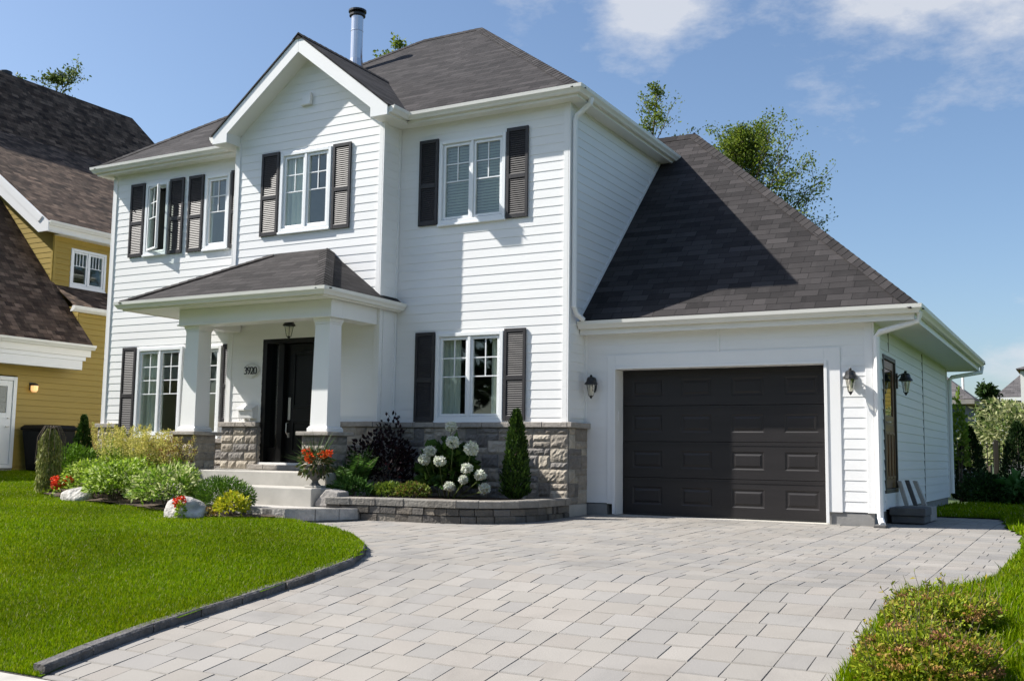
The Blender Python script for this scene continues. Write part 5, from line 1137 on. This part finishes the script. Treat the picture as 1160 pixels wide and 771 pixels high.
red_flowers('single red flower in front of the pointed white boulder', (-3.60, -4.12, bz(-3.6, -4.1)), 2, 76, .06)
shrub('window_shrub', 'small green shrub below the lower end of the long shutter', 'shrub', (-9.3, -.45, .2), (.2, .18, .62), 380, .07, LV, 77, .5, .3, stemn=4)
# --- spirea at the driveway edge (nearest to the viewer)
rng = np.random.default_rng(80)
def spirea(label, c, r, n, seed):
    rng = np.random.default_rng(seed); t = thing('spirea', label, 'shrub', c, 'spirea bushes along the driveway')
    cc = (c[0], c[1], c[2] + .04); P, d = ellip(rng, n, cc, r, .35, -.05); P = lumpy(np.random.default_rng(seed + 7), P, cc, r, .22, 26); P[:, 2] = np.maximum(P[:, 2], c[2] - .05)
    h = (P[:, 2] - c[2]) / r[2]; rel = np.linalg.norm((P - np.array(cc)) / np.array(r), axis=1)
    gcol = pal(rng, len(P), [(.20, .27, .012), (.27, .34, .016), (.14, .21, .012), (.38, .42, .03)]); ocol = pal(rng, len(P), [(.36, .24, .04), (.34, .28, .04), (.40, .20, .05)])
    tip = (rel > .9) & (rng.random(len(P)) < .10); cols = np.where(tip[:, None], ocol, gcol)
    leafmesh('foliage', P, d * .7 + rng.normal(size=d.shape) * .6 + np.array([0, 0, .5]), (.034 * rng.uniform(.6, 1.35, len(P))), .5, cols, M['leaf'], t, seed=seed, droop=.15)
    k = int(n / 330); Q, dq = ellip(rng, k, cc, (r[0] * 1.03, r[1] * 1.03, r[2] * 1.06), .97, .15); k = len(Q); Q = lumpy(np.random.default_rng(seed + 7), Q, cc, r, .22, 26)
    m_ = 46; Pq = np.repeat(Q, m_, 0) + rng.normal(size=(k * m_, 3)) * np.array([.026, .026, .010]); Dq = rng.normal(size=(k * m_, 3)) * .7 + np.array([0, 0, .6])
    ns = int(n / 130); sp, sd_ = ellip(rng, ns, cc, r, .92, .1); sp = lumpy(np.random.default_rng(seed + 7), sp, cc, r, .22, 26); sh = MB(); LP = []; LD = []; tips = []
    for p_, d_ in zip(sp, sd_):
        e_ = p_ + (d_ * .55 + np.array([0, 0, .75]) + rng.normal(size=3) * .25) * rng.uniform(.05, .13); sh.tube([tuple(p_ - d_ * .08), tuple(p_), tuple(e_)], [.0025, .002, .0012], 4); tips.append(e_)
        for q_ in range(7): LP.append(p_ + (e_ - p_) * rng.random()); LD.append(rng.normal(size=3) + np.array([0, 0, .4]))
    sh.build('shoot', M['bark'], t); LP = np.array(LP); leafmesh('young_foliage', LP, np.array(LD), .034 * rng.uniform(.6, 1.4, len(LP)), .45, pal(rng, len(LP), [(.20, .27, .015), (.28, .33, .03), (.34, .28, .04)]), M['leaf'], t, seed=seed + 3)
    base = pal(rng, k, [(.36, .21, .06), (.32, .18, .07), (.40, .27, .07), (.38, .18, .09)], .2); leafmesh('flower_cluster', Pq, Dq, .017 * rng.uniform(.6, 1.4, k * m_), .7, np.repeat(base, m_, 0) * rng.uniform(.8, 1.2, (k * m_, 1)), M['petal'], t, seed=seed + 1)
    mb = MB(); stems(mb, (c[0], c[1], c[2] - .05), 26, r[2] * 1.05, r[0] * .95, .006, rng); mb.build('stem', M['bark'], t)
spirea('spirea bush with rusty orange flower tips at the bottom right, nearer half', (6.0, -7.62, -.37), (.37, .58, .25), 15000, 81)
spirea('spirea bush with orange tips where the driveway widens, farther half', (5.97, -6.60, -.20), (.35, .42, .14), 11000, 82)
# --- behind the garage
cone_conifer('dark_cedar', 'dark pointed cedar just right of the garage corner downspout', (4.55, 10.3, .0), 1.62, .42, 5200, [(.016, .04, .008), (.026, .058, .010), (.012, .03, .006)], 90, 'dark cedars behind the garage', pw=.6)
cone_conifer('dark_cedar', 'dark pointed cedar at the right edge of the photo behind the fence', (5.45, 11.0, .0), 1.75, .46, 5600, [(.016, .04, .008), (.026, .058, .010), (.012, .03, .006)], 91, 'dark cedars behind the garage', pw=.6)
shrub('variegated_dogwood', 'large cream and green variegated shrub in sunlight behind the fence', 'shrub', (5.65, 13.4, .0), (1.30, 1.1, 1.38), 6500, .13, [(.34, .36, .16), (.42, .43, .23), (.22, .28, .08), (.10, .16, .04), (.38, .40, .19)], 92, .45, .65, up=.1, droop=.25, zc=.85)
for k, (x, y, z, r, lab) in enumerate(((5.05, 9.75, .0, .42, 'broad leaved hosta in the shade left of the wooden fence post'), (5.55, 9.6, .0, .46, 'broad leaved hosta in the shade below the fence post'), (6.05, 9.9, .0, .5, 'broad leaved hosta in the shade at the right edge'))):
    shrub('hosta', lab, 'plant', (x, y, z), (r, r * .8, r * .75), 260, .26, [(.06, .16, .03), (.085, .20, .05), (.12, .24, .08)], 93 + k, .6, .2, up=.3, droop=.5, group='hostas along the shaded lawn', stemn=0)
shrub('vine', 'yellow green climbing plant beside the garage downspout', 'plant', (4.40, 9.9, .0), (.16, .16, 1.25), 700, .10, [(.20, .30, .03), (.14, .23, .03), (.28, .36, .05)], 97, .6, .3, zc=.85)
shrub('shade_shrub', 'dark low shrub at the foot of the pointed cedar', 'shrub', (4.85, 9.5, .0), (.5, .4, .42), 900, .10, [(.02, .05, .012), (.03, .07, .015)], 98, .5, .35)
t = thing('iron_fence', 'black iron fence with one wooden post behind the hostas', 'fence', (5, 12, 0))
mb = MB(); rg = random.Random(3)
for k in range(15): x = 4.5 + k * .13; mb.tube([(x, 12.0, .0), (x, 12.0, 1.28 + rg.uniform(-.03, .03))], .011, 5); mb.lathe([(.0, .06), (.018, .02), (.0, 0)][::-1], (x, 12.0, 1.28), 6)
for z in (.25, .95): mb.tube([(4.4, 12.0, z), (6.6, 12.0, z)], .014, 5)
mb.build('railing', M['black_metal'], t)
mb = MB(); mb.box(4.90, 11.94, -.1, 5.0, 12.06, 1.38); mb.build('post', M['dark_wood'], t, bevel=.01)

def tree(name, label, base, h, tr, z0, cr, nb, seed, cols, ls=.10, leaves=26, sub=6, gaps=.12, group=None, upw=.75, cat='tree', asp=.6, prof=None):
    rng = np.random.default_rng(seed); t = thing(name, label, cat, base, group); mb = MB(); B = np.array(base, float); Ps = []; Ds = []
    lean = rng.normal(size=2) * .02 * h; tp = [B + np.array([lean[0] * s * s + rng.normal() * .04, lean[1] * s * s + rng.normal() * .04, h * s]) for s in np.linspace(0, 1, 9)]
    mb.tube([tuple(p) for p in tp], [tr * (1 - s) ** .8 + .008 for s in np.linspace(0, 1, 9)], 8)
    def tpos(s): i = min(7.999, s * 8); k = int(i); return tp[k] + (tp[k + 1] - tp[k]) * (i - k)
    pf = prof or (lambda q: (math.sin(math.pi * min(1, .12 + .86 * q)) ** .7))
    for k in range(nb):
        q = (k + rng.random()) / nb; s = z0 / h + (1 - z0 / h) * q * .97; p0 = tpos(s); az = k * 2.4 + rng.normal() * .4; L = cr * pf(q) * rng.uniform(.7, 1.15) * (1 if rng.random() > gaps else .4)
        el = upw * (.5 + .8 * q) + rng.normal() * .12; d = np.array([math.cos(az) * math.cos(el), math.sin(az) * math.cos(el), math.sin(el)])
        pts = [p0 + d * L * u + np.array([0, 0, .14 * L * u * u]) + rng.normal(size=3) * .03 * L * u for u in np.linspace(0, 1, 6)]
        mb.tube([tuple(p) for p in pts], [max(.006, tr * .38 * (1 - s) ** .5 * (1 - .8 * u)) for u in np.linspace(0, 1, 6)], 5)
        for j in range(sub):
            u = .25 + .75 * (j + rng.random()) / sub; i = min(4.999, u * 5); k0 = int(i); sp = pts[k0] + (pts[k0 + 1] - pts[k0]) * (i - k0); dd = d * .5 + rng.normal(size=3) * .6 + np.array([0, 0, .35]); dd /= np.linalg.norm(dd); l = L * rng.uniform(.22, .42) * (1.15 - .5 * u) + .12
            e = sp + dd * l; mb.tube([tuple(sp), tuple((sp + e) / 2 + rng.normal(size=3) * .03), tuple(e)], [.008, .006, .003], 4)
            m_ = max(3, int(leaves * rng.uniform(.5, 1.4))); w = rng.random(m_) ** .7; Ps.append(sp + (e - sp) * w[:, None] + rng.normal(size=(m_, 3)) * .07 * (1 + l)); Ds.append(dd + rng.normal(size=(m_, 3)) * .8 + np.array([0, 0, -.25]))
    mb.build('trunk', M['bark'], t); P = np.concatenate(Ps); Dn = np.concatenate(Ds)
    leafmesh('crown', P, Dn, ls * rng.uniform(.6, 1.3, len(P)), asp, pal(rng, len(P), cols, .25), M['leaf'], t, seed=seed); return t
TC = [(.16, .22, .022), (.12, .18, .02), (.20, .25, .03), (.09, .14, .018)]
tree('ash_tree', 'tall thin crowned green tree rising behind the garage roof', (-1.3, 14.4, -.1), 9.7, .16, 4.6, 2.3, 60, 101, TC, .08, 62, 9, .06, 'trees behind the house', prof=lambda q: .16 + .92 * (1 - q ** 3.5) * min(1, .6 + q))
tree('birch_tree', 'sparse treetop seen just right of the upper house eave', (-4.4, 14.2, -.1), 12.1, .13, 5.5, 1.5, 26, 102, TC, .085, 34, 6, .25, 'trees behind the house')
tree('maple_tree', 'tree whose bright green top just shows over the roof ridge by the chimney', (-14.9, 16.3, -.1), 15.75, .2, 6, 2.2, 26, 103, TC, .15, 26, 6, .1, 'trees behind the house')
tree('poplar_tree', 'tree rising behind the brown roof of the yellow house', (-29.6, 12.8, .0), 16.2, .22, 7, 2.7, 30, 104, [(.12, .17, .04), (.15, .20, .05), (.085, .13, .03)], .13, 30, 7, .4, None)
tree('poplar_tree', 'thinner tree at the left edge behind the brown roof', (-32.3, 13.2, .0), 16.3, .2, 8, 1.7, 24, 105, [(.085, .125, .03), (.11, .155, .04), (.06, .10, .025)], .16, 26, 6, .25, None)
tree('round_tree', 'dark green round tree between the blue house and the grey house', (2.45, 40.5, -.4), 4.7, .16, 2.2, .8, 20, 106, [(.03, .065, .012), (.045, .085, .016), (.025, .05, .010)], .18, 40, 6, .05, None)
# trees across the street, seen only as reflections in the window glass
rngT = random.Random(11)
for k in range(7):
    x = -34 + k * 9 + rngT.uniform(-2, 2); tree('street_tree', 'leafy tree across the street from the house', (x, -34 + rngT.uniform(-3, 3), -.7), rngT.uniform(8, 11), .22, .8, 5.0, 40, 120 + k, [(.04, .075, .015), (.055, .1, .018)], .5, 34, 7, .02, 'trees across the street')

# grass: single blades, thinning with distance
def grass(name, poly, zf, n, seed, hgt=(.045, .085), wid=.0075, cut=None):
    rng = np.random.default_rng(seed); xs_ = [p[0] for p in poly]; ys_ = [p[1] for p in poly]
    X = []; Y = []; tot = 0
    while tot < n:
        x = rng.uniform(min(xs_), max(xs_), n); y = rng.uniform(min(ys_), max(ys_), n); dist = np.hypot(x - 6.9, y + 14.2); k = pip(poly, x, y) & (rng.random(n) < np.clip((7.5 / dist) ** 2, .04, 1))
        if cut is not None: k &= cut(x, y, rng)
        X.append(x[k]); Y.append(y[k]); tot += k.sum()
    x = np.concatenate(X)[:n]; y = np.concatenate(Y)[:n]; dist = np.hypot(x - 6.9, y + 14.2); z = zf(x, y)
    patch = .5 + .5 * np.sin(x * 1.7 + 1.3 * np.sin(y * 1.1)) * np.sin(y * 1.9 + x * .6) ; patch2 = .5 + .5 * np.sin(x * 5.1 + 2 * np.sin(y * 3.7)) * np.sin(y * 4.3 - x * 1.1)
    h = rng.uniform(*hgt, n) * (.7 + .5 * patch2) * np.where(rng.random(n) < .04, 1.6, 1); w = wid * np.clip(dist / 9, .8, 2.2) * rng.uniform(.7, 1.3, n); a = rng.random(n) * 6.2832; b = a + rng.normal(size=n) * .6; le = h * rng.uniform(.1, .75, n)
    P = np.stack([x, y, z - .005], 1); sd = np.stack([np.cos(a), np.sin(a), np.zeros(n)], 1) * w[:, None] * .5; md = P + np.stack([-np.sin(b) * le * .35, np.cos(b) * le * .35, h * .6], 1); tp = P + np.stack([-np.sin(b) * le, np.cos(b) * le, h], 1)
    V = np.stack([P - sd, P + sd, md + sd * .8, md - sd * .8, tp], 1).reshape(-1, 3); k = np.arange(n) * 5
    F = np.concatenate([np.stack([k, k + 1, k + 2], 1), np.stack([k, k + 2, k + 3], 1), np.stack([k + 3, k + 2, k + 4], 1)])
    c = pal(rng, n, [(.105, .20, .0), (.135, .235, .0), (.09, .17, .0), (.185, .28, .0), (.225, .29, .01)], .22) * (.82 + .36 * patch)[:, None]
    big = np.sin(x * .9 + 1.7 * np.sin(y * .7)) * np.sin(y * 1.2 - x * .5) + .6 * np.sin(x * 3.1 + y * 2.3) * np.sin(y * 2.7 - x); yl = np.clip(.5 + .45 * big, 0, 1)[:, None]; c = c * (1 - .35 * yl) + c * np.array([1.45, 1.12, 1.0]) * .35 * yl
    dry = rng.random(n) < .03; c[dry] = (.36, .34, .17)
    return tag(np_mesh(name, V, F, np.concatenate([c, c, c]), M['grass']), kind='stuff')
def incam(x, y, rng):                              # thin out what stands far outside the view
    dx, dy = x - 6.9, y + 14.2; ang = np.degrees(np.arctan2(-dx, dy)); return rng.random(len(x)) < np.clip(1.3 - np.maximum(np.maximum(ang - 58, -2 - ang), 0) / 16, .3, 1)
grass('lawn_grass', [p for p in LAWN_L], lz, 620000, 201, (.024, .044), .0048, cut=incam)
grass('side_lawn_grass', LAWN_R, lzr, 190000, 202, (.04, .085), cut=lambda x, y, rng: rng.random(len(x)) < np.clip(1.2 - np.maximum(x - 7.6, 0) / 2.6, .3, 1))
